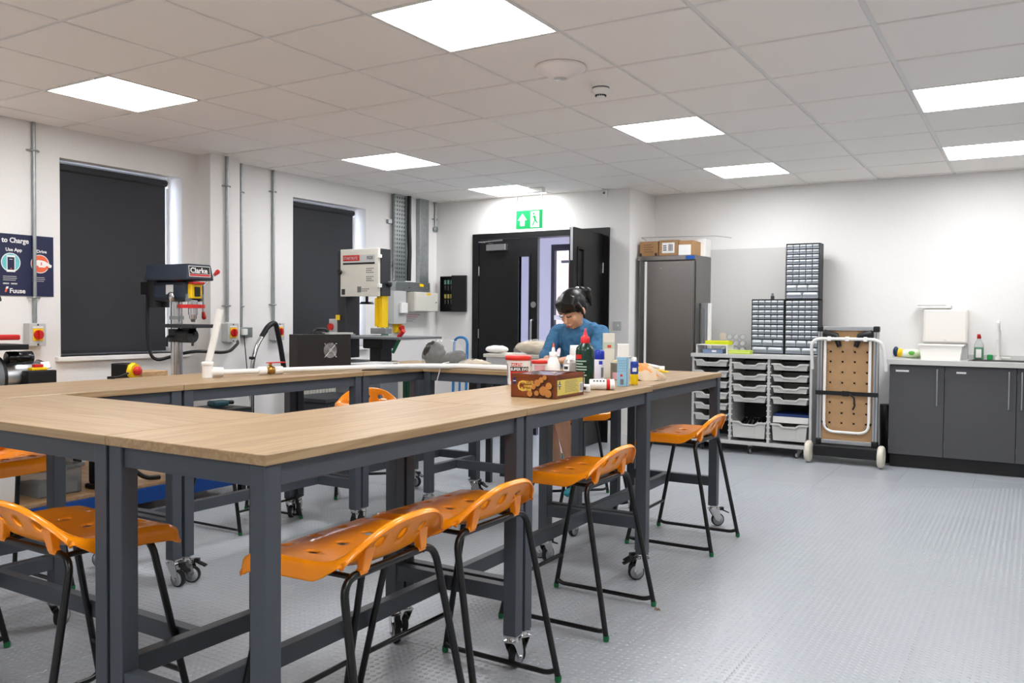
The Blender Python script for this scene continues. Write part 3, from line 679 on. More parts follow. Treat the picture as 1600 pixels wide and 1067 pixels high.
cv = MB().add([(-.20, -.12, .625), (.26, -.11, .625), (.26, .11, .625), (-.20, .12, .625), (-.19, -.105, .735), (.245, -.095, .735), (.245, .095, .735), (-.19, .105, .735)], [(3, 2, 1, 0), (4, 5, 6, 7), (0, 1, 5, 4), (1, 2, 6, 5), (2, 3, 7, 6), (3, 0, 4, 7)]).build('belt_cover', dkb, t, bev=.01)
WX = lambda x: DX+x
T = frame((DX+.2585, DY-.09, B+.652), (0, 1, 0), (-.13, 0, 1)); decal('logo_plate', ['white', 'red', 'black'], t, T, lambda b: (b.rect(-.004, .17, -.004, .07, 0), b.mt(1).rect(0, .166, 0, .014, .0006), b.mt(2).rect(0, .166, .016, .066, .0004)))
text('logo', 'Clarke', .052, 'white', t, T @ Matrix.Translation((.006, .022, .0012)), bold=.001)
MB().cyl((-.20, 0, .44), (-.20, 0, .64), .075, n=22).build('motor', 'black', t); MB().box(-.32, -.24, -.06, .03, .53, .62).build('terminal_box', 'black', t, bev=.004)
sw = MB().box(.195, .235, -.06, .03, .50, .60).build('switch_plate', 'yellow', t, bev=.006); MB().box(.235, .245, -.035, .005, .515, .58).build('switch', 'black', sw); MB().box(.2, .262, -.06, .03, .598, .613).build('stop_flap', 'red', sw, bev=.004)
decal('rating_plate', 'grey_lt', t, frame((DX+.0, DY-.0865, B+.53), (1, 0, 0), UP), lambda b: b.rect(0, .08, 0, .065, 0))
MB().tf(Matrix.Translation((.09, -.085, .51)) @ Matrix.Rotation(PI/2, 4, 'X')).lathe([(.012, 0), (.014, .02), (.034, .022), (.036, .03), (.03, .038), (.001, .04)], 18).build('lamp_knob', 'chrome', t)
MB().cyl((.175, 0, .39), (.175, 0, .49), .032, n=18).cyl((.175, 0, .36), (.175, 0, .40), .024, .028, n=16).cyl((.175, 0, .34), (.175, 0, .365), .012, .02, n=12).build('quill_chuck', 'chrome', t)
rg = MB(); n = 14
for k in range(n):
    a0, a1 = PI*1.5*k/n-2.2, PI*1.5*(k+1)/n-2.2; r_ = .085
    q = [(.16+r_*math.cos(a), r_*math.sin(a), z) for a in (a0, a1) for z in (.435, .46)]; rg.add(q, [(0, 2, 3, 1)])
    q2 = [(.16+r_*1.04*math.cos(a), r_*1.04*math.sin(a), z) for a in (a0, a1) for z in (.435, .46)]; rg.add(q2, [(0, 1, 3, 2)])
rg.build('quill_guard', 'red', t)
sg = MB()
for a in (-1.2, .2):
    for k in range(4):
        a0, a1 = a+k*.15, a+(k+1)*.15; sg.add([(.16+.08*math.cos(x), .08*math.sin(x), z) for x in (a0, a1) for z in (.44, .53)], [(0, 2, 3, 1)])
sg.build('guard_screen', 'clear', t)
for an in (40, 160, 280):
    d = Vector((0, math.cos(R(an)), math.sin(R(an)))); c = Vector((.12, .10, .57)); q = c+d*.20
    MB().cyl(c, c+d*.17, .006, n=8).build('feed_handle', 'chrome', t); MB().tube([c+d*.16, q], .010, 10, r1=.017).ell(q, .017, 10, 6).build('knob', 'red', t)
MB().tube(rp([(-.28, -.03, .53), (-.27, -.04, .2), (-.24, -.02, .05), (-.1, .2, .13), (-.12, .55, .10), (-.3, .80, .17), (-.38, .84, .2)], .12, 6), .012, 8).build('power_cable', 'black', t)
# vacuum wand and hose
t = thing('vacuum_hose', 'chrome vacuum wand bending into a black hose beside the pier', 'vacuum', (-1.78, 2.62, 0))
MB().tube(rp([(0, 0, .05), (0, 0, .85), (0, .06, 1.0), (0, .15, 1.1)], .1, 6), .018, 12).build('wand', 'chrome', t); MB().cyl((0, 0, .87), (0, 0, .89), .024).build('wand_clip', 'black', t)
MB().tube(rp([(0, .10, 1.05), (0, .17, 1.14), (0, .25, 1.17), (0, .31, .95), (.02, .36, .6), (.05, .45, .06)], .08, 7), [.022]*50, 10, cap=False).build('hose', 'black', t) if False else MB().tube(rp([(0, .10, 1.05), (0, .17, 1.14), (0, .25, 1.17), (0, .31, .95), (.02, .36, .6), (.05, .45, .06)], .08, 7), .022, 10).build('hose', 'black', t)
MB().box(-.13, .13, -.04, .04, 0, .05).build('floor_head', 'black', t, bev=.01)
# bandsaw
SX, SY = -1.335, 3.40
t = thing('bandsaw', 'cream and dark grey floor bandsaw with a yellow blade guard', 'bandsaw', (SX, SY+.12, 0))
D = lambda x0, x1, y0, y1, z0, z1, nm, m, bv=.004: MB().box(SX+x0, SX+x1, SY+y0, SY+y1, z0, z1).build(nm, m, t, world=True, bev=bv)
D(-.27, .24, .0, .24, 0, .84, 'lower_cabinet', 'grey_md'); D(-.265, -.17, .02, .2, .86, 1.8, 'spine', 'grey_dk'); D(-.225, .225, .03, .15, 1.40, 1.80, 'upper_case', 'grey_dk')
D(-.215, .212, .0, .03, 1.395, 1.802, 'upper_door', 'cream', .003)
for z in (1.47, 1.72): D(.205, .225, -.004, .04, z, z+.03, 'hinge', 'white', .002)
D(-.17, .04, .01, .03, 1.06, 1.395, 'spine_cover', 'grey_dk') if False else None
b = MB(); b.tf(Matrix.Translation((SX-.2, SY-.012, 1.605)) @ Matrix.Rotation(PI/2, 4, 'X'))
b.lathe([(.008, -.01), (.01, .01), (.026, .012), (.026, .022), (.001, .024)], 10); b.build('door_knob', 'black', t, world=True)
MB().cyl((SX, SY+.1, 1.40), (SX, SY+.1, 1.345), .012).cyl((SX, SY+.1, 1.33), (SX, SY+.1, 1.35), .065, .05, n=8).build('tension_wheel', 'black', t, world=True)
MB().tf(Matrix.Translation((SX+.235, SY+.10, 1.50)) @ Matrix.Rotation(PI/2, 4, 'Y')).lathe([(.012, -.01), (.014, .012), (.028, .014), (.028, .026), (.001, .028)], 10).build('side_knob', 'black', t, world=True)
D(.155, .215, .05, .13, 1.13, 1.40, 'blade_guard', 'yellow', .004); D(.15, .17, .03, .06, 1.14, 1.38, 'guard_flange', 'yellow', .002)
D(.11, .28, .02, .1, 1.075, 1.125, 'blade_guide', 'alu', .004); D(.19, .192, .07, .08, 1.05, 1.12, 'blade', 'chrome', 0)
tb = D(-.18, .62, -.22, .36, 1.038, 1.058, 'saw_table', 'grey_md', .004)
MB().box(SX-.32, SX+.05, SY-.2, SY-.1, 1.06, 1.075).build('table_insert', 'alu', t, world=True)
D(.04, .26, .0, .2, .95, 1.035, 'trunnion', 'black', .01); D(.1, .22, .02, .18, .84, .96, 'tilt_block', 'black', .01)
D(-.26, -.22, -.01, .0, 1.19, 1.235, 'warning_label', 'yellow', 0)
D(-.37, -.275, .02, .12, .98, 1.2, 'switch_box', 'grey_lt', .006)
MB().cyl((SX-.34, SY+.0, 1.13), (SX-.34, SY+.02, 1.13), .03, n=16).build('stop_button', 'red', t, world=True)
MB().tube([(SX+.46, SY-.1, .93), (SX+.58, SY-.15, 1.06)], .014, 10).build('fence_lever', 'green', t, world=True); MB().tube([(SX+.56, SY-.15, 1.06), (SX+.62, SY-.16, 1.11)], .018, 10).build('lever_grip', 'red', t, world=True)
T = frame((SX-.185, SY-.001, 1.70), (1, 0, 0), UP)
decal('badge', ['red', 'grey_lt', 'black'], t, T, lambda b: (b.mt(1).rect(0, .36, -.03, .05, 0), b.mt(0).rect(0, .19, 0, .05, .0005), b.mt(2).rect(0, .36, -.03, -.015, .0006)))
text('badge_text', 'STARTRITE', .036, 'grey_lt', t, T @ Matrix.Translation((.006, .011, .001)), sx=.92); text('badge_text', '352E', .036, 'grey_dk', t, T @ Matrix.Translation((.27, .012, .001)))
for (x, z, n) in ((.08, 1.63, 3), (.08, 1.56, 3), (.03, 1.455, 2)):
    for k in range(n): decal('warning_text', 'grey_dk', t, frame((SX+x, SY-.001, z-k*.017), (1, 0, 0), UP), lambda b: [b.rect(j*.022, j*.022+.016, 0, .006, 0) for j in range(4-(k % 2))])
decal('warning_text', 'grey_md', t, frame((SX-.02, SY-.001, 1.43), (1, 0, 0), UP), lambda b: b.rect(0, .045, 0, .05, 0)); decal('warning_text', 'grey_dk', t, frame((SX-.2, SY-.001, 1.41), (1, 0, 0), UP), lambda b: b.rect(0, .04, 0, .05, 0))
# sack truck and green crate by the door wall
t = thing('sack_truck', 'blue tubular sack truck standing against the door wall', 'trolley', (-1.59, 5.26, 0))
MB().tube(rp([(-.085, .0, .1), (-.085, .03, 1.01), (.085, .03, 1.01), (.085, 0, .1)], .085, 9), .014, 10).build('frame', mat('truck_blue', '2a78b5', .35), t)
for z in (.3, .6, .8): MB().cyl((-.085, .01, z), (.085, .01, z), .011, n=8).build('crossbar', 'truck_blue', t)
MB().cyl((0, 0.0, .1), (0, .02, .8), .011, n=8).build('centre_bar', 'truck_blue', t)
MB().box(-.15, .15, -.16, .0, .01, .018).build('toe_plate', 'truck_blue', t)
for s in (-1, 1): MB().tf(Matrix.Translation((s*.13, .05, .1)) @ Matrix.Rotation(PI/2, 4, 'Y')).lathe([(.03, -.02), (.09, -.025), (.1, -.01), (.1, .01), (.09, .025), (.03, .02)], 20).build('wheel', 'rubber', t)
t = thing('tool_stand', 'dark green slatted stand under the far tables', 'stand', (-1.43, 4.35, 0))
for z in (.05, .4, .7): MB().box(-.06, .06, -.15, .15, z, z+.02).build('shelf', 'black', t)
for k in range(3): MB().box(-.045+k*.034, -.02+k*.034, -.16, -.145, 0, .78).build('slat', mat('slat_green', '0c4a30', .5), t)
for x in (-.062, .062): MB().box(x-.012, x+.012, -.14, .14, 0, .75).build('side', 'black', t)
t = thing('machine_cabinet', 'low dark grey machine cabinet behind the far left tables', 'cabinet', (-1.25, 2.95, 0))
MB().box(-.2, .2, -.25, .25, .02, .55).build('body', 'grey_dk', t, bev=.006); MB().box(-.22, .22, -.27, .27, .55, .58).build('top', 'grey_dk', t, bev=.004); MB().box(.2, .206, -.23, .23, .05, .53).build('door', 'grey_dk', t); MB().cyl((.206, -.18, .3), (.22, -.18, .3), .012).build('knob', 'chrome', t)
t = thing('timber_block', 'wooden block on the bench behind the left row, beside the pillar drill', 'wood block', (-1.08, 1.17, BT)); MB().box(-.08, .08, -.09, .09, 0, .08).build('block', 'ply', t, bev=.003); MB().box(-.08, .08, -.09, .09, .081, .155).build('block', 'ply', t, bev=.003)
t = thing('tool_chest', 'low black tool chest standing by the wall pier', 'chest', (-1.55, 2.12, 0)); MB().box(-.18, .18, -.14, .14, .02, .54).build('body', 'black', t, bev=.006)
for k in range(3): d_ = MB().box(.18, .186, -.13, .13, .04+.165*k, .19+.165*k).build('drawer', 'grey_dk', t); MB().box(.186, .198, -.06, .06, .13+.165*k, .145+.165*k).build('handle', 'chrome', d_)
# ================================================================ DOOR WALL FITTINGS
t = thing('key_cabinet', 'open black key cabinet with green and yellow key tags', 'key cabinet', (-1.81, YD, 1.285))
b = MB(); b.box(-.155, .01, -.008, 0, 0, .385); b.box(-.155, -.149, -.06, 0, 0, .385); b.box(.004, .01, -.06, 0, 0, .385); b.box(-.155, .01, -.06, 0, 0, .006); b.box(-.155, .01, -.06, 0, .379, .385)
b.build('body', 'black', t)
dr = MB(); dr.tf(Matrix.Translation((.01, -.065, 0)) @ Matrix.Rotation(R(12), 4, 'Z')); dr.box(0, .175, -.022, .012, -.003, .392); dr.build('door', 'black', t, bev=.004)
for k in range(3):
    x = -.125+k*.042
    MB().box(x, x+.022, -.022, -.012, .30, .345).build('key_tag', mat('tag_green', '7fb79b', .4), t); MB().box(x+.006, x+.016, -.02, -.014, .235, .285).build('key', 'chrome', t)
    MB().box(x, x+.022, -.022, -.012, .145, .19).build('key_tag', mat('tag_yellow', 'd6c266', .4), t); MB().box(x+.006, x+.016, -.02, -.014, .085, .13).build('key', 'chrome', t)
t = thing('light_switch', 'steel light switch plate on the wall right of the open door', 'switch', (.142, YD, 1.11))
MB().box(-.043, .043, -.008, 0, 0, .086).build('plate', 'grey_lt', t, bev=.002); MB().box(.002, .012, -.014, -.008, .035, .055).build('rocker', 'white', t)
t = thing('motion_sensor', 'small white motion sensor high on the wall near the corner', 'sensor', (.0, YD, 2.405))
MB().box(-.028, .028, -.04, 0, 0, .075).build('housing', 'white', t, bev=.01); MB().cyl((0, -.04, .045), (0, -.044, .045), .012, n=12).build('lens', 'grey_md', t)
t = thing('exit_sign', 'green emergency exit sign with arrow and running figure above the door', 'exit sign', (-.62, YD-.42, 2.07))
MB().box(-.16, .16, -.03, .03, H-2.07-.055, H-2.07-.009).build('ceiling_fitting', 'white', t, bev=.006)
MB().box(-.165, .165, -.004, .004, .02, .23).build('acrylic_panel', 'clear', t)
for x in (-.14, .14): MB().cyl((x, 0, .22), (x, 0, H-2.07-.05), .004, n=6).build('hanger', 'chrome', t)
M('sign_green', '0f9a55', .5, emit=.9); M('sign_white', 'f4fff8', .5, emit=.9)
sg = decal('sign_face', ['sign_green', 'sign_white'], t, frame((-.62-.15, YD-.425, 2.095), (1, 0, 0), UP), lambda b: (b.rect(0, .30, 0, .18, 0), b.mt(1).rect(.165, .262, .012, .168, .0006), b.add([(.048, .03, .001), (.098, .03, .001), (.098, .085, .001), (.125, .085, .001), (.073, .15, .001), (.021, .085, .001), (.048, .085, .001)], [(0, 1, 2, 3, 4, 5, 6)])))
decal('running_figure', 'sign_green', t, frame((-.62+.063, YD-.4265, 2.18), (1, 0, 0), UP), lambda b: (b.disc((-.012, .058, 0), .012, 12), b.add([(-.022, .04, 0), (.006, .04, 0), (.016, .0, 0), (-.006, -.004, 0)], [(3, 2, 1, 0)]), b.add([(-.006, 0, 0), (.014, 0, 0), (.036, -.03, 0), (.026, -.04, 0)], [(3, 2, 1, 0)]), b.add([(-.004, 0, 0), (.008, -.004, 0), (-.018, -.06, 0), (-.034, -.058, 0)], [(0, 3, 2, 1)]), b.add([(-.02, .036, 0), (-.016, .028, 0), (-.038, .012, 0), (-.042, .02, 0)], [(0, 1, 2, 3)]), b.add([(.004, .036, 0), (.028, .02, 0), (.03, .012, 0), (.004, .024, 0)], [(0, 3, 2, 1)])))
# ceiling devices
t = thing('wireless_access_point', 'white domed ceiling unit with a clear lens, left of the smoke detector', 'ceiling sensor', (1.555, 1.655, H-.07))
MB().lathe([(.001, .0), (.045, .002), (.085, .025), (.125, .045), (.13, .058), (.12, .064)], 36).build('dome', mat('dome_white', 'e6dcd6', .3), t); MB().lathe([(.001, -.003), (.03, -.002), (.045, .008), (.046, .012)], 24).build('lens', 'clear', t)
t = thing('smoke_detector', 'small white ribbed smoke detector on a ceiling tile', 'smoke detector', (1.585, 2.06, H-.075))
MB().lathe([(.045, .05), (.052, .056), (.052, .068)], 24).build('base', 'white', t); MB().lathe([(.04, .03), (.046, .034), (.046, .05), (.04, .05)], 24).build('ring', 'white', t); MB().lathe([(.001, 0), (.022, .001), (.026, .012), (.036, .02), (.04, .03)], 24).build('chamber', 'white', t)
v = MB()
for k in range(16): a = 2*PI*k/16; v.box(.0265*math.cos(a)-.003, .0265*math.cos(a)+.003, .0265*math.sin(a)-.003, .0265*math.sin(a)+.003, .004, .012)
v.build('vents', 'black', t)['kind'] = 'stuff'
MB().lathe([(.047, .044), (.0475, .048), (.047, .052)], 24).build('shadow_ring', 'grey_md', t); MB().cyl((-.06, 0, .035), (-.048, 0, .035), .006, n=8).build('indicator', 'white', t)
for i, (x, y) in enumerate(((-.72, .585), (.6*2+.44, .6*5-.03))):
    t = thing('sensor_button', ['tiny white sensor beside the far left panel light', 'tiny white sensor beside the panel light right of the smoke detector'][i], 'sensor', (x, y, H-.016)); MB().lathe([(.008, 0), (.014, .004), (.014, .008)], 12).build('body', 'white', t)

# ================================================================ FRIDGE AND BOXES
FX0, FX1, FY0, FY1, FZ = .288, .873, 5.60, 6.08, 1.832
t = thing('fridge', 'tall stainless steel upright fridge in the corner', 'fridge', ((FX0+FX1)/2, (FY0+FY1)/2, 0))
D = lambda x0, x1, y0, y1, z0, z1, nm, m, bv=.004, p=None: MB().box(x0, x1, y0, y1, z0, z1).build(nm, m, p or t, world=True, bev=bv)
D(FX0, FX1, FY0+.05, FY1, .12, FZ, 'body', 'stainless'); D(FX0, FX1, FY0+.01, FY0+.05, FZ-.045, FZ, 'top_panel', 'stainless')
dd = D(FX0+.02, FX1-.01, FY0, FY0+.048, .14, FZ-.052, 'door', 'stainless', .008); D(FX0+.085, FX0+.105, FY0-.014, FY0-.001, .15, FZ-.055, 'handle_strip', 'white', .003, dd)
D(FX0, FX1, FY0+.03, FY1, .0, .12, 'plinth', 'black'); D(FX1-.09, FX1-.005, FY0+.002, FY0+.012, FZ-.04, FZ-.008, 'display_label', 'blue', 0)
MB().cyl((FX0+.25, FY0-.006, FZ-.12), (FX0+.25, FY0, FZ-.12), .005, n=8).build('lock', 'chrome', dd, world=True)
for i, (x0, x1, h, lb) in enumerate(((.30, .49, .145, 'plain brown cardboard box at the left end on top of the fridge'), (.495, .69, .15, 'brown cardboard box with a white shipping label on top of the fridge'), (.695, .835, .14, 'smaller open cardboard box with a white front, on the fridge'))):
    t = thing('cardboard_box', lb, 'box', ((x0+x1)/2, FY0+.17, FZ), R((-2, 1, 2)[i]), 'boxes on top of the fridge'); w_ = (x1-x0)/2
    MB().box(-w_, w_, -.13, .13, 0, h).build('carton', 'card', t, bev=.003)
    if i == 0:
        for (x, z) in ((-w_+.01, .01), (w_-.02, .01)): MB().box(x-.008, x+.014, -.133, -.13, z-.008, z+.02).build('tape_patch', 'grey_dk', t)
        for k in range(4): MB().box(-.05, .05-.02*(k % 2), -.1312, -.13, .04+.022*k, .047+.022*k).build('print_line', mat('cprint', '7d5b3a', .8), t)
    if i == 1:
        MB().box(-.065, .06, -.1315, -.13, .025, .125).build('shipping_label', 'white', t)
        for k in range(5): MB().box(.0+.009*k, .005+.009*k, -.1322, -.1315, .045, .11).build('barcode_bar', 'grey_dk', t)
        for k in range(3): MB().box(-.055, -.02, -.1322, -.1315, .09-.02*k, .1-.02*k).build('print_line', 'grey_dk', t)
    if i == 2: MB().box(-w_-.002, w_*.7, -.134, -.131, -.0, .10).build('white_front', 'white', t)
t = thing('foam_block', 'white foam block at the right end on top of the fridge', 'packaging', (.84, FY0+.36, FZ)); MB().box(-.04, .04, -.08, .08, 0, .17).build('block', 'white', t, bev=.004)
t = thing('wire_line', 'thin wire stretched along the wall above the fridge boxes', 'wire', (.66, FY0+.22, 2.0)); MB().tube(rp([(-.36, -.02, 0), (-.34, -.2, .015), (.40, -.2, 0), (.46, .1, .005)], .02), .0025, 6).build('wire', 'grey_md', t)
for i, (x, w_, lb) in enumerate(((.91, .05, 'slotted aluminium extrusion leaning beside the fridge, left piece'), (.958, .028, 'pale aluminium bar leaning beside the fridge, right piece'))):
    t = thing('aluminium_profile', lb, 'metal bar', (x, 5.80, .907)); MB().box(-w_/2, w_/2, -.02, .02, 0, .47).build('bar', ['alu', 'white'][i], t, bev=.002)
    if i == 0: MB().box(-.008, .008, -.0212, -.02, 0, .42).build('slot', 'grey_md', t)

# ================================================================ TRAY CABINET
CX0, CX1, CY0, CY1, CZ = .888, 1.972, 5.53, 5.97, .907
t = thing('tray_cabinet', 'light grey wheeled cabinet with three columns of grey plastic trays', 'cabinet', ((CX0+CX1)/2, (CY0+CY1)/2, 0))
xs4 = [CX0, 1.251, 1.598, CX1]
D(CX0-.012, CX1+.012, CY0-.015, CY1, .872, CZ, 'top', 'grey_lt', .003); D(CX0, CX1, CY0, CY1, .085, .118, 'bottom', 'grey_lt', .003); D(CX0, CX1, CY1-.015, CY1, .118, .872, 'back', 'grey_dk', 0)  # back panel coloured dark to stand in for the deep interior's shade
for i, x in enumerate((CX0+.009, 1.251, 1.598, CX1-.009)): D(x-.011, x+.011, CY0, CY1-.015, .118, .872, 'divider', 'grey_lt', .002)
def tray(w, h):
    m = MB(); a = w/2; zt = h
    m.box(-a+.028, a-.028, 0, .36, 0, .004)
    for s in (-1, 1): m.add([(s*(a-.028), .0, 0), (s*(a-.02), .0, h), (s*(a-.02), .36, h), (s*(a-.028), .36, 0), (s*(a-.032), .0, 0), (s*(a-.024), .0, h), (s*(a-.024), .36, h), (s*(a-.032), .36, 0)], [(0, 1, 2, 3), (7, 6, 5, 4), (0, 4, 5, 1), (1, 5, 6, 2), (2, 6, 7, 3)]).box(min(s*(a-.02), s*(a-.006)), max(s*(a-.02), s*(a-.006)), 0, .36, h-.012, h-.006)
    m.add([(-a+.028, .36, 0), (a-.028, .36, 0), (a-.02, .36, h), (-a+.02, .36, h)], [(0, 1, 2, 3)])
    # front with the scooped finger grip
    fr = [(-a+.03, 0), (a-.03, 0), (a-.016, h), (.085, h), (.055, h-.024), (-.055, h-.024), (-.085, h), (-a+.016, h)]
    m.tf(Matrix.Translation((0, .002, 0)) @ Matrix.Rotation(PI/2, 4, 'X')); m.prism(fr, 0, .006)
    lip = [(-a+.006, h-.014), (-.088, h-.014), (-.058, h-.036), (.058, h-.036), (.088, h-.014), (a-.006, h-.014), (a-.006, h), (.083, h), (.053, h-.022), (-.053, h-.022), (-.083, h), (-a+.006, h)]
    m.prism(lip, .006, .022); m.prism([(-.06, .012), (.06, .012), (.055, h-.045), (-.055, h-.045)], .006, .009); m.tf(None)
    return m.mesh('tray', 'tray')
M('tray', 'c3c2be', .4)
TS = tray(.338, .062); TL = tray(.338, .15)
for c in range(3):
    xc = (xs4[c]+xs4[c+1])/2
    zz = ((.79, .69, .59, .49, .39, .29) if c == 0 else (.775, .675, .575, .475))
    for z in zz: o = part('tray', TS, t); o.location = Vector((xc, CY0+.004, z))-t.location
    if c: o = part('tray', TL, t); o.location = Vector((xc, CY0+.004, .15))-t.location
    for s in (0, 1):
        r_ = MB(); xx = xs4[c+s]+(.012 if s == 0 else -.012)
        for k in range(14): r_.box(xx-.006, xx+.006, CY0+.005, CY0+.03, .15+k*.05, .16+k*.05)
        r_.build('runner_strip', 'white', t, world=True)['kind'] = 'stuff'
for i, (x, y) in enumerate(((.97, 5.60), (1.43, 5.60), (1.86, 5.58), (.97, 5.9), (1.86, 5.9))): caster(t, x-t.location.x, y-t.location.y, .086, (.4, 2.9, 2.4, 1, 2)[i], False, .7)
t = thing('ring_binder', 'white and blue document box lying in the tray cabinet gap', 'folder', (1.785, 5.71, .3)); MB().box(-.155, .155, -.14, .14, 0.005, .06).build('pages', 'white', t); MB().box(-.15, .155, -.13, .14, .06, .085).build('cover', mat('navy_folder', '20386e', .4), t)
t = thing('tool_bundle', 'dark tangle of tools heaped in the deep middle tray', 'tools', (1.425, 5.70, .25))
for k in range(6): MB().tube([(-.1+.04*k, -.1, .0), (-.08+.035*k, .0, .06+.01*(k % 3)), (-.11+.045*k, .12, .03)], .014, 6).build('tool', 'black', t)
# organiser drawers
def organiser(label, x0, x1, y0, z0, z1):
    t = thing('drawer_organiser', label, 'organiser', ((x0+x1)/2, y0+.08, z0), 0, 'black small-drawer organisers'); w_ = (x1-x0)/2; h = z1-z0
    b = MB(); b.box(-w_, w_, .06, .08, 0, h).box(-w_, -w_+.006, -.08, .06, 0, h).box(w_-.006, w_, -.08, .06, 0, h).box(-w_, w_, -.08, .06, 0, .006).box(-w_, w_, -.08, .06, h-.006, h)
    rows = [5]*8+[3, 2]; hs = [1]*8+[1.45, 1.45]; tot = sum(hs); zz = h-.006; g = {}
    for n, q in zip(rows, hs):
        hh = (h-.012)*q/tot; zz -= hh; b.box(-w_+.006, w_-.006, -.078, .06, zz-.0015, zz+.0015)
        cw = (2*w_-.012)/n
        if (n, hh) not in g:
            m = MB(); a = cw/2-.002; m.box(-a, a, -.006, .0, .004, hh-.006); m.box(-a, a, 0, .12, .004, .008)
            m.mt(1).add([(-a*.9, -.007, hh*.45), (a*.9, -.007, hh*.45), (a*.9, -.02, hh*.62), (-a*.9, -.02, hh*.62), (-a*.9, -.007, hh*.72), (a*.9, -.007, hh*.72)], [(0, 1, 2, 3), (3, 2, 5, 4)]).rect(0, 0, 0, 0, 0)
            m.mt(1).box(-a*.8, a*.8, -.0075, -.006, hh*.72, hh*.86)
            g[n, hh] = m.mesh('drawer', ['drawer_clear', 'drawer_lip'])
        for k in range(n): o = part('drawer', g[n, hh], t, (-w_+.006+cw*(k+.5), -.074, zz))
    b.build('case', 'black', t)
    return t
M('drawer_clear', '8d939a', .25, coat=.3); M('drawer_lip', 'd4d8dc', .25, coat=.3)
organiser('low left drawer organiser standing on the tray cabinet', 1.366, 1.665, 5.78, CZ, 1.412)
organiser('lower right drawer organiser beneath another on the tray cabinet', 1.671, 1.968, 5.78, CZ, 1.408)
organiser('topmost drawer organiser stacked above its right neighbour', 1.672, 1.966, 5.78, 1.409, 1.914)
t = thing('pinned_board', 'plain off-white board on the wall behind the organisers', 'board', (1.23, YB-.017, .92)); MB().box(-.365, .365, -.012, .0, 0, .99).build('board', 'board', t)
t = thing('binder_clip', 'small grey clip on top of the low left organiser', 'clip', (1.55, 5.80, 1.412)); MB().box(-.014, .014, -.01, .01, 0, .03).build('clip', 'grey_dk', t); MB().box(-.01, .01, -.004, .004, .03, .055).build('clip_arm', 'grey_md', t)
t = thing('shelf_riser', 'low white riser shelf on the left end of the tray cabinet', 'riser', (1.055, 5.64, CZ)); MB().box(-.135, .16, -.1, .1, .075, .083).build('top', 'white', t); MB().box(-.135, -.128, -.1, .1, 0, .075).build('side', 'white', t); MB().box(.15, .157, -.1, .1, 0, .075).build('side', 'white', t)
t = thing('storage_case', 'flat blue-grey plastic case under the white riser', 'case', (1.085, 5.63, CZ)); MB().box(-.11, .08, -.07, .07, 0, .04).build('case', mat('bluegrey', '8193b5', .4), t, bev=.006); MB().box(-.02, .02, -.074, -.07, .012, .03).build('catch', 'white', t)
for i, (x, z, m, w_, lb) in enumerate(((1.11, CZ+.083, 'lime', .115, 'yellow-green card pack on the white riser'), (1.315, CZ, 'lime2', .10, 'flat lime green card box on the cabinet top'))):
    t = thing('card_pack', lb, 'box', (x, 5.62, z), R(-4 if i == 0 else 0)); MB().box(-w_, w_, -.05, .05, 0, .035).build('box', mat(m, ['d9d70f', 'bfd24a'][i], .5), t, bev=.003); MB().box(-w_*.98, w_*.98, -.0515, -.05, .012, .02).build('label_band', mat(m+'b', ['b8cf30', 'd7dc86'][i], .5), t)
for r_ in range(3):
    for c in range(4):
        if r_ == 2 and c == 0: continue
        t = thing('clear_jar', 'clear screw-top jar in the small stack on the tray cabinet, row %s, column %s' % (('bottom', 'middle', 'top')[r_], ('leftmost', 'second', 'third', 'rightmost')[c]), 'jar', (1.07+c*.062, 5.90, CZ+r_*.06), 0, 'clear jars stacked against the board')
        MB().tf(Matrix.Translation((0, 0, .03)) @ Matrix.Rotation(PI/2, 4, 'X')).lathe([(.026, -.03), (.028, -.02), (.028, .03), (.024, .032)], 16).build('jar', 'clear', t)
        MB().tf(Matrix.Translation((0, -.03, .03)) @ Matrix.Rotation(PI/2, 4, 'X')).lathe([(.016, .004), (.018, .006), (.021, .004), (.021, .0), (.016, 0)], 16).build('rim', 'grey_lt', t)
t = thing('sticky_note', 'small beige card beside the top row of clear jars', 'card', (1.07, 5.87, CZ+.125)); MB().box(-.03, .03, 0, .004, 0, .06).build('card', mat('beige', 'cbbba6', .8), t)

# ================================================================ FOLDED TROLLEY / WORKBENCH
GX0, GX1, GY = 2.022, 2.512, 5.47
t = thing('folding_trolley', 'folded aluminium trolley workbench with pegboard panel and cream wheels', 'trolley', ((GX0+GX1)/2, GY+.12, 0))
D = lambda x0, x1, y0, y1, z0, z1, nm, m, bv=.003, p=None: MB().box(x0, x1, y0, y1, z0, z1).build(nm, m, p or t, world=True, bev=bv)
for x in (GX0, GX1-.042): D(x, x+.042, GY+.02, GY+.06, .17, 1.16, 'side_rail', 'alu'); D(x+.017, x+.025, GY+.018, GY+.02, .19, 1.14, 'rail_groove', 'grey_md', 0)
D(GX0+.03, GX1-.03, GY+.02, GY+.06, 1.135, 1.17, 'top_rail', 'alu'); D(GX0+.03, GX1-.03, GY+.02, GY+.06, .165, .2, 'bottom_rail', 'alu')
for x in (GX0-.004, GX1-.046):
    for z in (1.125, .16): D(x, x+.05, GY+.012, GY+.068, z, z+.05, 'corner_block', 'black', .01)
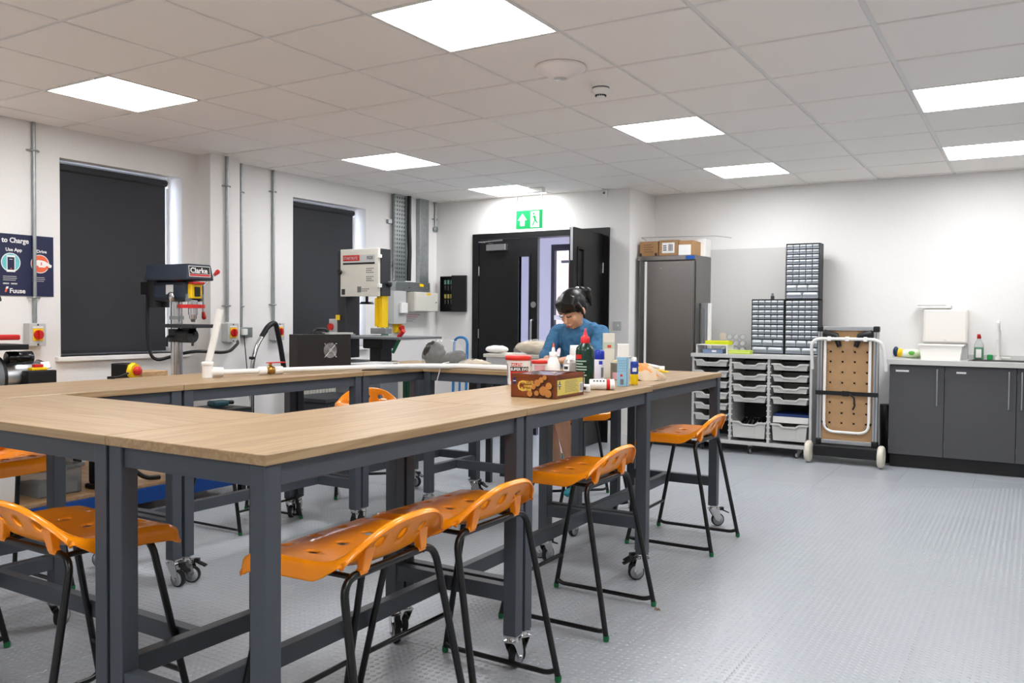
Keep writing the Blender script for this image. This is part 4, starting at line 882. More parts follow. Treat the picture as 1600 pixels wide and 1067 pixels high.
# pegboard with real holes
hx = [GX0+.105+k*.098 for k in range(4)]; hz = [.345, .43, .52, .69, .78, .87, .955]
pg = MB(); x0, x1, z0, z1 = GX0+.042, GX1-.042, .2, 1.135; xe = [x0]; ze = [z0]
for h in hx: xe += [h-.014, h+.014]
for h in hz: ze += [h-.014, h+.014]
xe.append(x1); ze.append(z1); y = GY+.045
for i in range(len(xe)-1):
    for j in range(len(ze)-1):
        if i % 2 == 1 and j % 2 == 1:
            cx, cz = (xe[i]+xe[i+1])/2, (ze[j]+ze[j+1])/2; n = 16; out = []; inn = []
            for k in range(n):
                a = 2*PI*(k+.5)/n; ca, sa = math.cos(a), math.sin(a); q = .014/max(abs(ca), abs(sa)); out.append((cx+q*ca, y, cz+q*sa)); inn.append((cx+.009*ca, y, cz+.009*sa))
            pg.add(out+inn, [(k, (k+1) % n, n+(k+1) % n, n+k) for k in range(n)])
        else: pg.add([(xe[i], y, ze[j]), (xe[i+1], y, ze[j]), (xe[i+1], y, ze[j+1]), (xe[i], y, ze[j+1])], [(0, 1, 2, 3)])
pb = pg.build('pegboard', mat('mdf', 'b08b63', .75, noise=.08), t, world=True, merge=True); md = pb.modifiers.new('thick', 'SOLIDIFY'); md.thickness = .012; md.offset = 0
D(GX0+.04, GX1-.04, GY+.10, GY+.13, .2, 1.12, 'back_panel', 'grey_dk', 0)
a = GX0+.065; b_ = GX1-.065
MB().tube(rp([(a, GY+.01, 1.06), (a, GY+.01, .27), (b_, GY+.01, .27), (b_, GY+.01, 1.06)], .09, 8), .012, 10).build('folding_leg', 'white', t, world=True)
MB().tube(rp([(GX0-.045, GY+.05, .80), (GX0-.05, GY-.005, 1.065), (GX1+.03, GY-.005, 1.065), (GX1+.055, GY+.06, .80)], .09, 8), .014, 10).build('handle_bar', 'white', t, world=True)
for x in (GX0+.10, (GX0+GX1)/2, GX1-.10): D(x-.016, x+.016, GY-.022, GY+.012, 1.045, 1.085, 'handle_clamp', 'white', .006)
for s, x in ((1, GX0+.05), (-1, GX1-.05)): MB().tube([(x, GY+.015, 1.11), (x+s*.10, GY+.015, 1.09), (x+s*.13, GY+.015, 1.0)], .035, 8, r1=.02).build('hinge_arm', 'black', t, world=True); MB().tube([(x, GY+.012, .36), (x+s*.05, GY+.012, .28), (x+s*.12, GY+.012, .265)], .011, 8).build('leg_socket', 'black', t, world=True)
MB().box(GX0-.006, GX1+.006, GY-.006, GY-.002, .585, .62).build('strap', 'black', t, world=True); D(GX0+.21, GX0+.27, GY-.014, GY-.006, .58, .625, 'strap_buckle', 'black', .004)
MB().tube([(GX0+.27, GY-.008, .6), (GX0+.31, GY-.012, .57), (GX0+.315, GY-.012, .5), (GX0+.3, GY-.014, .47)], .008, 6).build('strap_tail', 'black', t, world=True)
D(GX0-.01, GX1+.02, GY-.03, GY+.25, .06, .155, 'base_tray', 'black', .01)
for x in (GX0-.045, GX1+.045): MB().tf(Matrix.Translation((x, GY-.05, .096)) @ Matrix.Rotation(PI/2, 4, 'Y')).lathe([(.02, -.02), (.05, -.024), (.08, -.024), (.092, -.014), (.092, .014), (.08, .024), (.05, .024), (.02, .02)], 24).build('wheel', mat('cream_rubber', 'd7d0c0', .6), t, world=True)
for i, (x, y, h) in enumerate(((GX1+.045, GY+.34, .5),)):
    t2 = thing('waste_bin', 'dark bin in the gap between trolley and sink units', 'bin', (x-.01, y, 0)); MB().lathe([(.001, 0), (.055, .0), (.065, h), (.06, h)], 16).build('bin', 'black', t2)

# ================================================================ SINK UNITS
KY = 5.575
struct(MB().box(2.595, 4.9, KY+.05, YB-.02, 0, .108).build('trim_2', 'black'))['label'] = 'black plinth below the grey sink units'
kx = [2.585, 3.0, 3.506, 4.0, 4.5]
KL = ['grey base cabinet at the left end of the sink run, beside the folded trolley', 'second grey base cabinet, below the soap bottle', 'grey base cabinet cut by the right picture edge', 'grey base cabinet out of frame at the right end of the run']
for i in range(4):
    a, b_ = kx[i], kx[i+1]
    t = thing('base_cabinet', KL[i], 'cabinet', ((a+b_)/2, KY+.28, .108), 0, 'dark grey base cabinets')
    D(a+.001, b_-.001, KY+.02, YB-.02, .11, .858, 'carcass', 'unit', 0)
    dd = D(a+.0025, b_-.0025, KY, KY+.019, .112, .855, 'door', 'unit', .0015)
    hx_ = b_-.052 if i != 2 else a+.035
    MB().tube(rp([(hx_, KY, .535), (hx_, KY-.03, .535), (hx_, KY-.03, .825), (hx_, KY, .825)], .008), .006, 10).build('bar_handle', 'alu', dd, world=True)
    if i < 2: MB().box(a+(.05, .085)[i], a+(.15, .155)[i], KY-.002, KY, .80, .815).build('label_plate', 'white', dd, world=True)
    for z in (.18, .76): D(a+.003, a+.007, KY-.001, KY+.019, z, z+.05, 'hinge', 'grey_md', 0)
t = thing('worktop', 'pale grey speckled worktop with upstand and sink', 'worktop', (3.7, 5.82, .86))
b = MB(); sx0, sx1, sy0, sy1 = 3.18, 3.95, 5.66, 5.95
for (x0, x1, y0, y1) in ((2.545, sx0, 5.535, YB-.016), (sx1, 4.9, 5.535, YB-.016), (sx0, sx1, 5.535, sy0), (sx0, sx1, sy1, YB-.016)): b.box(x0, x1, y0, y1, .862, .901)
b.build('slab', 'worktop', t, world=True); D(2.545, 4.9, YB-.035, YB-.0155, .901, .94, 'upstand', 'worktop', 0)
b = MB(); b.box(sx0, sx1, sy0, sy1, .74, .745).box(sx0, sx0+.004, sy0, sy1, .74, .9).box(sx1-.004, sx1, sy0, sy1, .74, .9).box(sx0, sx1, sy0, sy0+.004, .74, .9).box(sx0, sx1, sy1-.004, sy1, .74, .9).box(sx0-.02, sx0+.004, sy0-.02, sy1+.02, .901, .905).box(sx1-.004, sx1+.02, sy0-.02, sy1+.02, .901, .905).box(sx0, sx1, sy0-.02, sy0+.004, .901, .905).box(sx0, sx1, sy1-.004, sy1+.02, .901, .905)
b.build('sink_bowl', 'stainless', t, world=True)
t = thing('tap', 'tall white-grey swan tap at the sink', 'tap', (3.36, 6.01, .901)); MB().cyl((0, 0, 0), (0, 0, .03), .028).build('base', 'white', t)
MB().tube(rp([(0, 0, 0), (0, 0, .30), (0, -.06, .33), (0, -.16, .30)], .05, 6), .011, 12).build('spout', 'white', t); MB().cyl((0, 0, .17), (0, 0, .25), .019).build('collar', 'white', t); MB().box(.02, .09, -.01, .01, .015, .028).build('lever', 'white', t, bev=.003)
t = thing('towel_dispenser', 'white paper towel dispenser on the wall above the tub', 'dispenser', (2.965, YB-.015, 1.03))
MB().box(-.172, .172, -.12, 0, 0, .30).build('cover', mat('disp', 'e6e1da', .35), t, bev=.02); MB().box(-.01, .01, -.1215, -.12, .03, .036).build('logo_mark', 'grey_lt', t); MB().box(-.17, .17, -.08, 0, -.13, .004).build('lower_body', 'grey_lt', t, bev=.006)
t = thing('folded_cloth', 'white folded cloth lying on the towel dispenser', 'cloth', (2.89, YB-.09, 1.33)); MB().box(-.14, .12, -.05, .05, 0, .028).build('cloth', 'white', t, bev=.008); MB().box(-.145, .08, -.055, .04, .026, .042).build('fold', 'white', t, bev=.006)
t = thing('plastic_tub', 'white plastic washing tub on the worktop', 'tub', (2.955, 5.80, .901))
b = MB(); b.add([(sx*.16*k, sy*.105*k, z) for k, z in ((.9, 0), (1, .125)) for sx, sy in ((-1, -1), (1, -1), (1, 1), (-1, 1))]+[(sx*.155*k, sy*.10*k, z) for k, z in ((.9, .006), (1, .125)) for sx, sy in ((-1, -1), (1, -1), (1, 1), (-1, 1))], [(3, 2, 1, 0)]+[(i, (i+1) % 4, 4+(i+1) % 4, 4+i) for i in range(4)]+[(8, 9, 10, 11)]+[(8+(i+1) % 4, 8+i, 12+i, 12+(i+1) % 4) for i in range(4)]+[(4+i, 4+(i+1) % 4, 12+(i+1) % 4, 12+i) for i in range(4)])
b.build('tub', 'pvc', t); b = MB()
for (x0, x1, y0, y1) in ((-.17, .17, -.115, -.105), (-.17, .17, .105, .115), (-.17, -.16, -.105, .105), (.16, .17, -.105, .105)): b.box(x0, x1, y0, y1, .118, .128)
b.build('rim', 'pvc', t)
t = thing('wipes_packet', 'crumpled white, yellow and blue wipes packet on the worktop', 'packet', (2.72, 5.92, .901), R(12))
MB().ell((0, 0, .04), (.13, .05, .04), 18, 8).build('packet', mat('wipes', 'e8ebe4', .35, c2='bcd48e', scale=9, noise=.2), t); MB().ell((-.10, 0, .045), (.035, .045, .04), 12, 8).build('yellow_end', 'yellow', t); MB().ell((-.13, .0, .055), (.025, .035, .045), 12, 8).build('blue_end', mat('nvblue', '1d3557', .4), t); MB().ell((-.01, -.04, .045), (.03, .014, .02), 12, 8).build('green_mark', mat('mgreen', '5da83c', .4), t)
t = thing('soap_bottle', 'clear spray bottle half full of green soap with a red trigger', 'bottle', (3.22, 5.98, .901))
MB().lathe([(.001, 0), (.034, .0), (.036, .01), (.036, .10), (.034, .13), (.018, .165), (.014, .18)], 20, sy=.7).build('bottle', 'clear', t); MB().lathe([(.001, .003), (.032, .004), (.0335, .012), (.0335, .105), (.001, .106)], 20, sy=.68).build('liquid', mat('soap', '0b8a3e', .2), t); MB().box(-.02, .02, -.0262, -.0255, .02, .09).build('label', 'white', t)
MB().cyl((0, 0, .178), (0, 0, .20), .016).box(-.012, .012, -.04, .02, .20, .215).build('trigger_head', 'red', t)
t = thing('sponge', 'green scouring sponge by the sink', 'sponge', (3.30, 6.0, .901)); MB().box(-.02, .022, -.02, .02, 0.002, .045).build('sponge', mat('spg', '1f8d4a', .8), t, bev=.006)
# ================================================================ THINGS ON THE RIGHT ROW
Z = TT
def lid_tub(label, x, y, r, h, rz=0):
    t = thing('glue_tub', label, 'tub', (x, y, Z), rz, 'white glue tubs with red lids')
    MB().lathe([(.001, 0), (r*.84, 0), (r*.86, .004), (r*.97, h*.86), (r*.97, h*.87)], 28).build('tub', 'pvc', t); MB().lathe([(r*1.0, h*.84), (r*1.06, h*.85), (r*1.06, h*.97), (r*1.0, h), (r*.9, h*.99), (.001, h*.985)], 28).build('lid', mat('lidred', 'dc3528', .35), t)
    return t
def wrap(name, m, parent, r0, r1, z0, z1, a0, a1, n=10):
    b = MB()
    for k in range(n):
        p, q = a0+(a1-a0)*k/n, a0+(a1-a0)*(k+1)/n
        b.add([(r0*math.cos(p), r0*math.sin(p), z0), (r0*math.cos(q), r0*math.sin(q), z0), (r1*math.cos(q), r1*math.sin(q), z1), (r1*math.cos(p), r1*math.sin(p), z1)], [(0, 1, 2, 3)], True)
    return b.build(name, m, parent)
CAMD = -1.03   # direction of the camera seen from the row (radians)
t = lid_tub('larger white glue tub with red lid behind the biscuit tin', 1.555, 1.27, .0585, .138)
rr = lambda z: .0585*(.86+.11*z/.12)+.0006
wrap('red_label', 'lidred', t, rr(.02), rr(.072), .02, .072, CAMD-.75, CAMD+1.0); wrap('black_band', 'black', t, rr(.066)+.0003, rr(.086)+.0003, .066, .086, CAMD-.75, CAMD+1.0); wrap('red_band', 'lidred', t, rr(.088)+.0003, rr(.104)+.0003, .088, .104, CAMD-.65, CAMD+.35)
cd = Vector((math.cos(CAMD), math.sin(CAMD), 0)); rd = Vector((-cd.y, cd.x, 0))
def curved(name, st, size, m, t, r, z, a):
    # lettering bent round a tub
    o = text(name, st, size, m, t, Matrix.Identity(4), world=False, align='CENTER', bold=.0004)
    for v in o.data.vertices:
        an = a+v.co.x/r; rad = r+.0012+v.co.z; v.co = (rad*math.cos(an), rad*math.sin(an), z+v.co.y)
    return o
curved('tub_text', 'EVO-STIK', .015, 'white', t, .0575, .0905, CAMD-.15); curved('tub_text', 'SUPER EVO', .0175, 'white', t, .0565, .0695, CAMD+.1)
wrap('side_print', 'grey_md', t, rr(.03), rr(.1), .03, .10, CAMD-1.25, CAMD-1.1)
t = lid_tub('smaller white glue tub with red lid beside the squeeze bottle', 1.552, 1.475, .038, .108)
wrap('print_band', 'pink', t, .0368, .0372, .06, .085, CAMD-.8, CAMD+.8)
# biscuit tin
t = thing('biscuit_tin', 'brown chocolate cookie box with yellow lettering at the table edge', 'box', (1.942, .862, Z), R(2.5))
tin = mat('tin', '8a4218', .35, c2='5a2710', scale=7)
w_, d_, h_ = .0985, .131, .093
b = MB()
for (x0, x1, y0, y1) in ((-w_, w_, -d_, -d_+.004), (-w_, w_, d_-.004, d_), (-w_, -w_+.004, -d_+.004, d_-.004), (w_-.004, w_, -d_+.004, d_-.004)): b.box(x0, x1, y0, y1, 0, h_)
b.box(-w_, w_, -d_, d_, 0, .004); b.build('carton', tin, t)
MB().box(-w_-.001, w_+.001, -d_-.001, d_+.001, .078, .081).build('lid_edge', mat('tinrim', '6d3212', .4), t)
MB().box(-w_+.005, w_-.005, -d_+.005, d_-.005, .0045, .07).build('tray', 'grey_dk', t)
MB().add([(-w_+.01, -d_+.02, .088), (w_-.01, -d_+.01, .09), (w_-.02, .02, .098), (-w_+.02, .03, .096), (w_-.01, d_-.02, .09), (-w_+.01, d_-.02, .088)], [(0, 1, 2, 3), (3, 2, 4, 5)], True).build('clear_film', 'clear', t)
Tf = frame((-w_, -d_-.0012, 0), (1, 0, 0), UP); Ts = frame((w_+.0012, -d_, 0), (0, 1, 0), UP); I4 = WM(t)
def dl(name, m, T, fn): b = MB().tf(T); fn(b); return b.build(name, m, t)
M('gold', 'f0c65a', .4); M('cookie', 'c9853f', .6, noise=.15); M('choc', '3d1a0c', .35); M('tinyellow', 'd9c45e', .5); M('tinblue', '1d2a63', .5)
dl('brand_badge', ['tinblue', 'white'], Tf, lambda b: (b.rect(.011, .021, .052, .078, 0), b.rect(.007, .025, .060, .070, .0002), b.mt(1).rect(.009, .023, .0635, .0665, .0004)))
text('lettering', 'C', .06, 'gold', t, Tf @ Matrix.Translation((.028, .026, .0006)), world=False, bold=.0006); text('lettering', 'HOCOLATE', .0165, 'gold', t, Tf @ Matrix.Translation((.046, .055, .0006)), world=False, sx=.62, bold=.0003)
text('lettering', 'COOKIES', .014, 'gold', t, Tf @ Matrix.Translation((.058, .041, .0006)), world=False, sx=.62, bold=.0003); text('lettering', '&', .022, 'gold', t, Tf @ Matrix.Translation((.044, .027, .0006)), world=False, bold=.0003); text('lettering', 'CREAMS', .014, 'gold', t, Tf @ Matrix.Translation((.058, .028, .0006)), world=False, sx=.66, bold=.0003)
ck = [(.100, .045, .013), (.118, .06, .016), (.135, .072, .013), (.145, .030, .022), (.168, .05, .016), (.085, .017, .014), (.115, .02, .012), (.165, .02, .018), (.150, .082, .011)]
for k, (x, y, r_) in enumerate(ck):
    dl('cookie_picture', ['choc', 'cookie'], Tf, lambda b: (b.disc((x+.003, y-.004, .0002+k*.0001), r_*1.05, 16), b.mt(1).disc((x, y, .0004+k*.0001), r_*.85, 16)))
dl('side_label', ['tinyellow', 'tinblue', 'white', 'grey_dk'], Ts, lambda b: (b.rect(.012, .25, .012, .072, 0), b.mt(1).rect(.028, .036, .035, .068, .0004), b.rect(.018, .046, .047, .056, .0004), b.mt(2).rect(.02, .044, .050, .053, .0006), b.mt(2).rect(.215, .25, .012, .052, .0004), b.mt(3), [b.rect(.22+j*.004, .222+j*.004, .018, .048, .0006) for j in range(7)]))
for k in range(8): dl('small_print', 'grey_md', Ts, lambda b: b.rect(.08, .2-.01*(k % 3), .022+.006*k, .0235+.006*k, .0006))
# white squeeze bottle
t = thing('squeeze_bottle', 'white squeeze bottle with an orange nozzle tip', 'bottle', (1.56, 1.60, Z))
MB().lathe([(.001, 0), (.030, 0), (.034, .006), (.036, .05), (.033, .085), (.021, .115), (.019, .122)], 24).build('bottle', 'pvc', t); MB().lathe([(.02, .118), (.021, .12), (.021, .142), (.012, .145)], 20).lathe([(.010, .145), (.008, .16), (.0055, .168)], 14).build('cap', 'white', t); MB().lathe([(.0058, .166), (.0035, .186), (.001, .19)], 12).build('nozzle_tip', 'porange', t)
t = thing('spray_can', 'silver and white aerosol can with printed side, left of the green bottle', 'aerosol can', (1.60, 1.70, Z), 0, 'aerosol cans on the right row')
MB().lathe([(.001, 0), (.033, 0), (.034, .004), (.034, .085), (.032, .09), (.022, .102), (.02, .104)], 24).build('can', mat('cansilver', 'a8a19a', .35, metal=.6), t); MB().lathe([(.021, .1), (.021, .108), (.012, .125), (.001, .126)], 20).build('cap', 'white', t); wrap('label', 'white', t, .0345, .0345, .012, .08, CAMD-1.2, CAMD-.1); wrap('label_text', 'grey_dk', t, .0348, .0348, .055, .07, CAMD-1.0, CAMD-.3)
t = thing('spray_can', 'white-topped tall aerosol behind the silver can', 'aerosol can', (1.565, 1.83, Z), 0, 'aerosol cans on the right row')
MB().lathe([(.001, 0), (.029, 0), (.03, .003), (.03, .12), (.026, .128)], 22).build('can', 'white', t); MB().lathe([(.0295, .122), (.0305, .124), (.0285, .155), (.0275, .172), (.001, .173)], 22).build('cap', 'white', t)
t = thing('glue_bottle', 'large dark green glue bottle with red pointed cap', 'bottle', (1.825, 1.425, Z))
MB().lathe([(.001, 0), (.040, 0), (.044, .006), (.044, .16), (.040, .178), (.022, .196), (.018, .202)], 28).build('bottle', mat('glue_green', '0d2f22', .25), t)
MB().lathe([(.021, .198), (.022, .203), (.0215, .225), (.012, .232), (.006, .25), (.003, .266), (.001, .267)], 20).build('cap', mat('capred', 'd5232b', .35), t)
wrap('red_emblem', 'red', t, .0446, .0446, .125, .145, CAMD-1.25, CAMD-.45)
for k in range(7): wrap('label_text', mat('paleg', '9db3a6', .5), t, .0446, .0446, .112-k*.013, .118-k*.013, CAMD-1.25, CAMD+(.05, -.3, .1, .1, -.1, .1, -.2)[k], 8)
wrap('barcode', 'grey_lt', t, .0446, .0446, .008, .04, CAMD-.6, CAMD-.1)
t = thing('spray_can', 'white aerosol can with a dark blue cap', 'aerosol can', (1.765, 1.70, Z), 0, 'aerosol cans on the right row')
MB().lathe([(.001, 0), (.026, 0), (.027, .003), (.027, .11), (.024, .116)], 22).build('can', mat('lilac', 'd5d3de', .35), t); MB().lathe([(.027, .11), (.028, .112), (.027, .15), (.022, .156), (.001, .157)], 22).build('cap', mat('capblue', '1430a0', .3), t); wrap('blue_badge', 'capblue', t, .0275, .0275, .085, .103, CAMD-.1, CAMD+.6); wrap('small_print', 'grey_md', t, .0274, .0274, .02, .07, CAMD+.3, CAMD+.9)
t = thing('tall_carton', 'tall cream carton with green band and red mark behind the blue cap', 'carton', (1.70, 1.95, Z), R(28))
MB().box(-.03, .03, -.03, .03, 0, .236).build('carton', mat('cartonc', 'd9d3c4', .6), t, bev=.002); MB().box(-.0305, .0305, -.0305, .0305, .155, .19).build('green_band', mat('palegreen', 'b9c3ae', .6), t); MB().box(-.008, .012, -.0312, -.0305, .16, .175).build('red_mark', mat('markred', 'cf4a2c', .5), t)
t = thing('paint_tin', 'open grey metal tin with glue-crusted rim and wire handle', 'tin', (1.80, 1.86, Z))
MB().lathe([(.001, 0), (.04, 0), (.042, .004), (.042, .085), (.044, .088), (.04, .09), (.036, .086), (.001, .08)], 24).build('tin', 'galv', t); MB().ell((0, 0, .09), (.034, .034, .014), 14, 6).ell((.012, 0, .105), (.014, .014, .012), 10, 6).build('crusted_glue', mat('crust', 'd2b98f', .8, noise=.3), t); MB().tube([(.02, -.037, .085), (.035, -.03, .06), (.042, -.015, .03)], .005, 6).build('handle_strap', 'black', t); wrap('label', 'pink', t, .0425, .0425, .005, .04, CAMD-.9, CAMD+.1)
MB().cyl((-.01, .0, .11), (.06, .02, .118), .006, n=8).build('brush_handle', 'alu', t)
t = thing('spray_can_box', 'light blue square carton with white upper part', 'carton', (1.985, 1.50, Z), R(24))
MB().box(-.027, .027, -.027, .027, 0, .135).build('carton', mat('ltblue', '8fbcd3', .5, noise=.08), t, bev=.002); MB().box(-.027, .027, -.027, .027, .135, .196).build('white_top', mat('offw', 'e6e1d8', .5), t, bev=.002)
MB().box(-.012, -.002, -.0278, -.027, .045, .056).build('red_mark', 'red', t); MB().box(-.012, .004, -.0278, -.027, .008, .034).build('barcode', 'grey_md', t); MB().box(.018, .0195, -.0278, -.027, .0, .135).build('fold_line', 'grey_dk', t)
for k in range(5): MB().box(-.022, .014, -.0276, -.027, .07+.012*k, .0712+.012*k).build('print_line', 'grey_md', t)
t = thing('spray_can', 'small blue and yellow oil aerosol with white cap', 'aerosol can', (1.99, 1.62, Z), 0, 'aerosol cans on the right row')
MB().lathe([(.001, 0), (.0185, 0), (.019, .003), (.019, .05)], 20).build('can', 'yellow', t); MB().lathe([(.0191, .05), (.0191, .105), (.017, .11), (.001, .111)], 20).build('blue_part', mat('oilblue', '1e3a8c', .35), t); MB().lathe([(.012, .11), (.012, .126), (.009, .13), (.001, .131)], 16).build('cap', 'white', t); wrap('white_emblem', 'white', t, .0194, .0194, .062, .08, CAMD-.6, CAMD+.5)
t = thing('adhesive_cartridge', 'white and red round tub lying on its side at the table edge', 'tub', (2.0, 1.245, Z+.0235), R(30))
MB().tf(Matrix.Rotation(PI/2, 4, 'Y')).lathe([(.022, -.055), (.0235, -.052), (.0235, .02)], 22).build('tub', 'white', t); MB().tf(Matrix.Rotation(PI/2, 4, 'Y')).lathe([(.0238, .018), (.0238, .034)], 22).build('red_band', 'red', t); MB().tf(Matrix.Rotation(PI/2, 4, 'Y')).lathe([(.0235, .034), (.0238, .053), (.015, .055), (.014, .049), (.001, .048)], 22).build('cap', 'white', t)
for k in range(4): MB().box(-.04+.014*k, -.032+.014*k, -.02, -.0125, .0135, .0205).build('print_mark', 'grey_md', t)
t = thing('tape_roll', 'small white box-shaped tape dispenser in front of the green bottle', 'tape', (1.995, 1.09, Z), R(20))
MB().box(-.022, .022, -.016, .016, 0, .034).build('body', 'white', t, bev=.006); MB().box(-.014, .006, -.0167, -.016, .012, .024).build('print', 'grey_dk', t)
t = thing('cloth_bundle', 'crumpled beige cloth with an orange flap', 'cloth', (1.93, 1.93, Z), R(25))
b = MB(); n, m_ = 18, 12; vs = []; fs = []
for j in range(m_+1):
    for i in range(n):
        a = 2*PI*i/n; q = j/m_; r_ = (1-q**1.6)*(1+.13*math.sin(3*a+q*4)+.08*math.sin(7*a+2)); vs.append((.085*r_*math.cos(a)+.01*q, .06*r_*math.sin(a), .075*q+.006*math.sin(5*a)*(1-q)))
for j in range(m_):
    for i in range(n): fs.append((j*n+i, j*n+(i+1) % n, (j+1)*n+(i+1) % n, (j+1)*n+i))
b.add(vs, fs, True).build('cloth', mat('bcloth', 'd6bfa2', .9, noise=.15), t); MB().add([(-.03, -.03, .03), (.06, -.04, .02), (-.05, -.01, .088), (.0, .02, .085)], [(0, 1, 3, 2), (2, 3, 1, 0)]).build('orange_flap', mat('oflap', 'e59a5c', .7), t)
t = thing('mastic_tube', 'yellow adhesive tube with white nozzle lying on the far table', 'tube', (1.72, 2.55, Z), R(28))
MB().add([(-.12, -.028, 0.001), (-.12, .028, .001), (.08, -.025, .001), (.08, .025, .001), (-.12, -.028, .035), (-.12, .028, .035), (.08, -.02, .008), (.08, .02, .008)], [(0, 1, 3, 2), (4, 6, 7, 5), (0, 2, 6, 4), (1, 5, 7, 3), (0, 4, 5, 1), (2, 3, 7, 6)]).build('tube', 'yellow', t, bev=.006); MB().box(-.085, -.07, -.0285, .0285, .0, .036).build('black_band', 'black', t)
MB().cyl((-.06, -.01, .045), (.02, -.03, .03), .011, n=12).build('nozzle', 'white', t); MB().cyl((-.02, .05, .018), (.06, .05, .018), .017, n=14).build('white_roll', 'white', t)
# ================================================================ THINGS ON THE LEFT ROW AND FAR TABLE
t = thing('pipe_assembly', 'white plastic pipe assembly with elbow, upright and brass valve on the left row', 'pipe', (.07, .70, Z))
E0 = Vector((0, 0, .026)); UPR = Vector((.02, .07, .36))
MB().cyl((0, 0, 0), (0, 0, .06), .026, n=18).cyl((0, 0, .03), (.02, .075, .026), .024, n=18).lathe([(.026, .06), (.029, .062), (.029, .078), (.024, .08)], 18).build('elbow', 'pvc', t)
MB().tube([(0, 0, .06), (.015, .03, .2), (.03, .055, .345)], .017, 14).build('upright', 'pvc', t)
MB().cyl((.015, .06, .024), (.08, .28, .024), .0135, n=14).build('pipe', 'pvc', t); MB().cyl((.072, .262, .024), (.085, .305, .024), .022, n=16).build('socket', 'pvc', t)
MB().cyl((.082, .30, .024), (.098, .355, .024), .02, n=8).ell((.09, .33, .026), (.024, .024, .024), 14, 8).cyl((.09, .33, .04), (.09, .33, .062), .009, n=10).build('valve_body', 'brass', t); MB().box(.075, .11, .315, .42, .062, .067).build('valve_lever', 'red', t); MB().cyl((.096, .35, .024), (.11, .395, .024), .021, n=16).build('socket', 'pvc', t)
MB().cyl((.106, .385, .024), (.34, 1.19, .02), .0135, n=14).build('pipe', 'pvc', t)
t = thing('plastic_pipe', 'long white plastic pipe lying across the far tables', 'pipe', (.62, 2.10, Z)); MB().tube([(-.33, -.50, .016), (-.2, -.15, .016), (.0, .02, .016), (.40, .03, .016)], .016, 14).build('pipe', 'pvc', t)
t = thing('fan_box', 'black metal box with a chrome fan grille and carry handle on the left row', 'machine', (-.06, 1.63, Z), R(-13.5))
MB().box(-.05, .05, -.185, .185, 0.002, .205).build('case', mat('fanbox', '191413', .5), t, bev=.003); MB().box(-.05, .0, -.09, .09, .2055, .211).build('top_plate', 'black', t)
MB().tube(rp([(0, -.05, .2), (0, -.04, .235), (0, .04, .235), (0, .05, .2)], .02), .008, 8).build('handle', 'black', t); MB().box(-.03, .05, .03, .2, .205, .215).build('paper', 'grey_lt', t)
g = MB().tf(Matrix.Translation((.0525, .035, .108)) @ Matrix.Rotation(PI/2, 4, 'Y'))
for r_ in (.012, .02, .028, .036, .044): g.tube([(r_*math.cos(2*PI*k/28), r_*math.sin(2*PI*k/28), 0) for k in range(28)], .0016, 5, closed=True)
for k in range(4): a = PI/4+k*PI/2; g.cyl((0, 0, .001), (.058*math.cos(a), .058*math.sin(a), .001), .0016, n=5).ell((.056*math.cos(a), .056*math.sin(a), .0015), .005, 8, 5)
g.disc((0, 0, .003), .012, 14); g.build('fan_grille', 'chrome', t)
MB().tf(Matrix.Translation((.0505, .035, .108)) @ Matrix.Rotation(PI/2, 4, 'Y')).disc((0, 0, .0), .046, 28).build('fan_recess', 'grey_md', t)
t = thing('flat_tool_tray', 'flat grey metal tray beside the fan box', 'tray', (.0, 2.02, Z)); MB().box(-.1, .1, -.17, .17, 0, .018).build('tray', 'grey_lt', t, bev=.004); MB().box(.09, .102, -.02, .02, .004, .014).build('catch', 'black', t); MB().box(.09, .102, .1, .14, .004, .014).build('catch', 'black', t)
def bag(name, label, cat, x, y, rz, parts, skin, film=True):
    t = thing(name, label, cat, (x, y, Z), rz, None)
    m_ = MB()
    for c, r_ in parts: m_.ell(c, r_, 40, 26)
    o = m_.build('contents', skin, t)
    tx = bpy.data.textures.get('lumps') or bpy.data.textures.new('lumps', 'CLOUDS'); tx.noise_scale = .035; md = o.modifiers.new('lumps', 'DISPLACE'); md.texture = tx; md.strength = .03 if film else .01; md.mid_level = .6; md.texture_coords = 'LOCAL'
    if film:
        b = MB(); n, k2 = 26, 14; vs = []; fs = []; rg = random.Random(len(label)); bx0 = max(c[0]+r[0] for c, r in parts)*1.08; by0 = max(c[1]+r[1] for c, r in parts)*1.1; bz = max(c[2]+r[2] for c, r in parts)*1.1
        for j in range(k2+1):
            for i in range(n):
                a = 2*PI*i/n; q = j/k2; r_ = math.sqrt(max(0, 1-q**2.2))*(1+rg.uniform(-.06, .06)); vs.append((bx0*r_*math.cos(a), by0*r_*math.sin(a), bz*q*(1+rg.uniform(-.03, .03))+.001))
        for j in range(k2):
            for i in range(n): fs.append((j*n+i, j*n+(i+1) % n, (j+1)*n+(i+1) % n, (j+1)*n+i))
        b.add(vs, fs, True).build('plastic_bag', mat('bagfilm', 'f2f2f0', .18, alpha=.16, spec=1), t)
    return t
clay = mat('clay', '2a241f', .5, scale=22, c2='120f0d', bump=.9)
bag('clay_bag', 'bulging clear plastic bag of dark lumps on the far table corner', 'bag', .40, 2.27, R(35), (((-.07, 0, .075), (.075, .08, .085)), ((.07, .0, .05), (.07, .07, .055)), ((.02, .02, .04), (.12, .09, .045))), clay)
sand = mat('sandy', 'cdbfa6', .8, noise=.1)
bag('flat_bag', 'flat clear bag of pale sheets behind the white pipe', 'bag', .55, 2.36, R(20), (((0, 0, .022), (.13, .08, .022)),), sand)
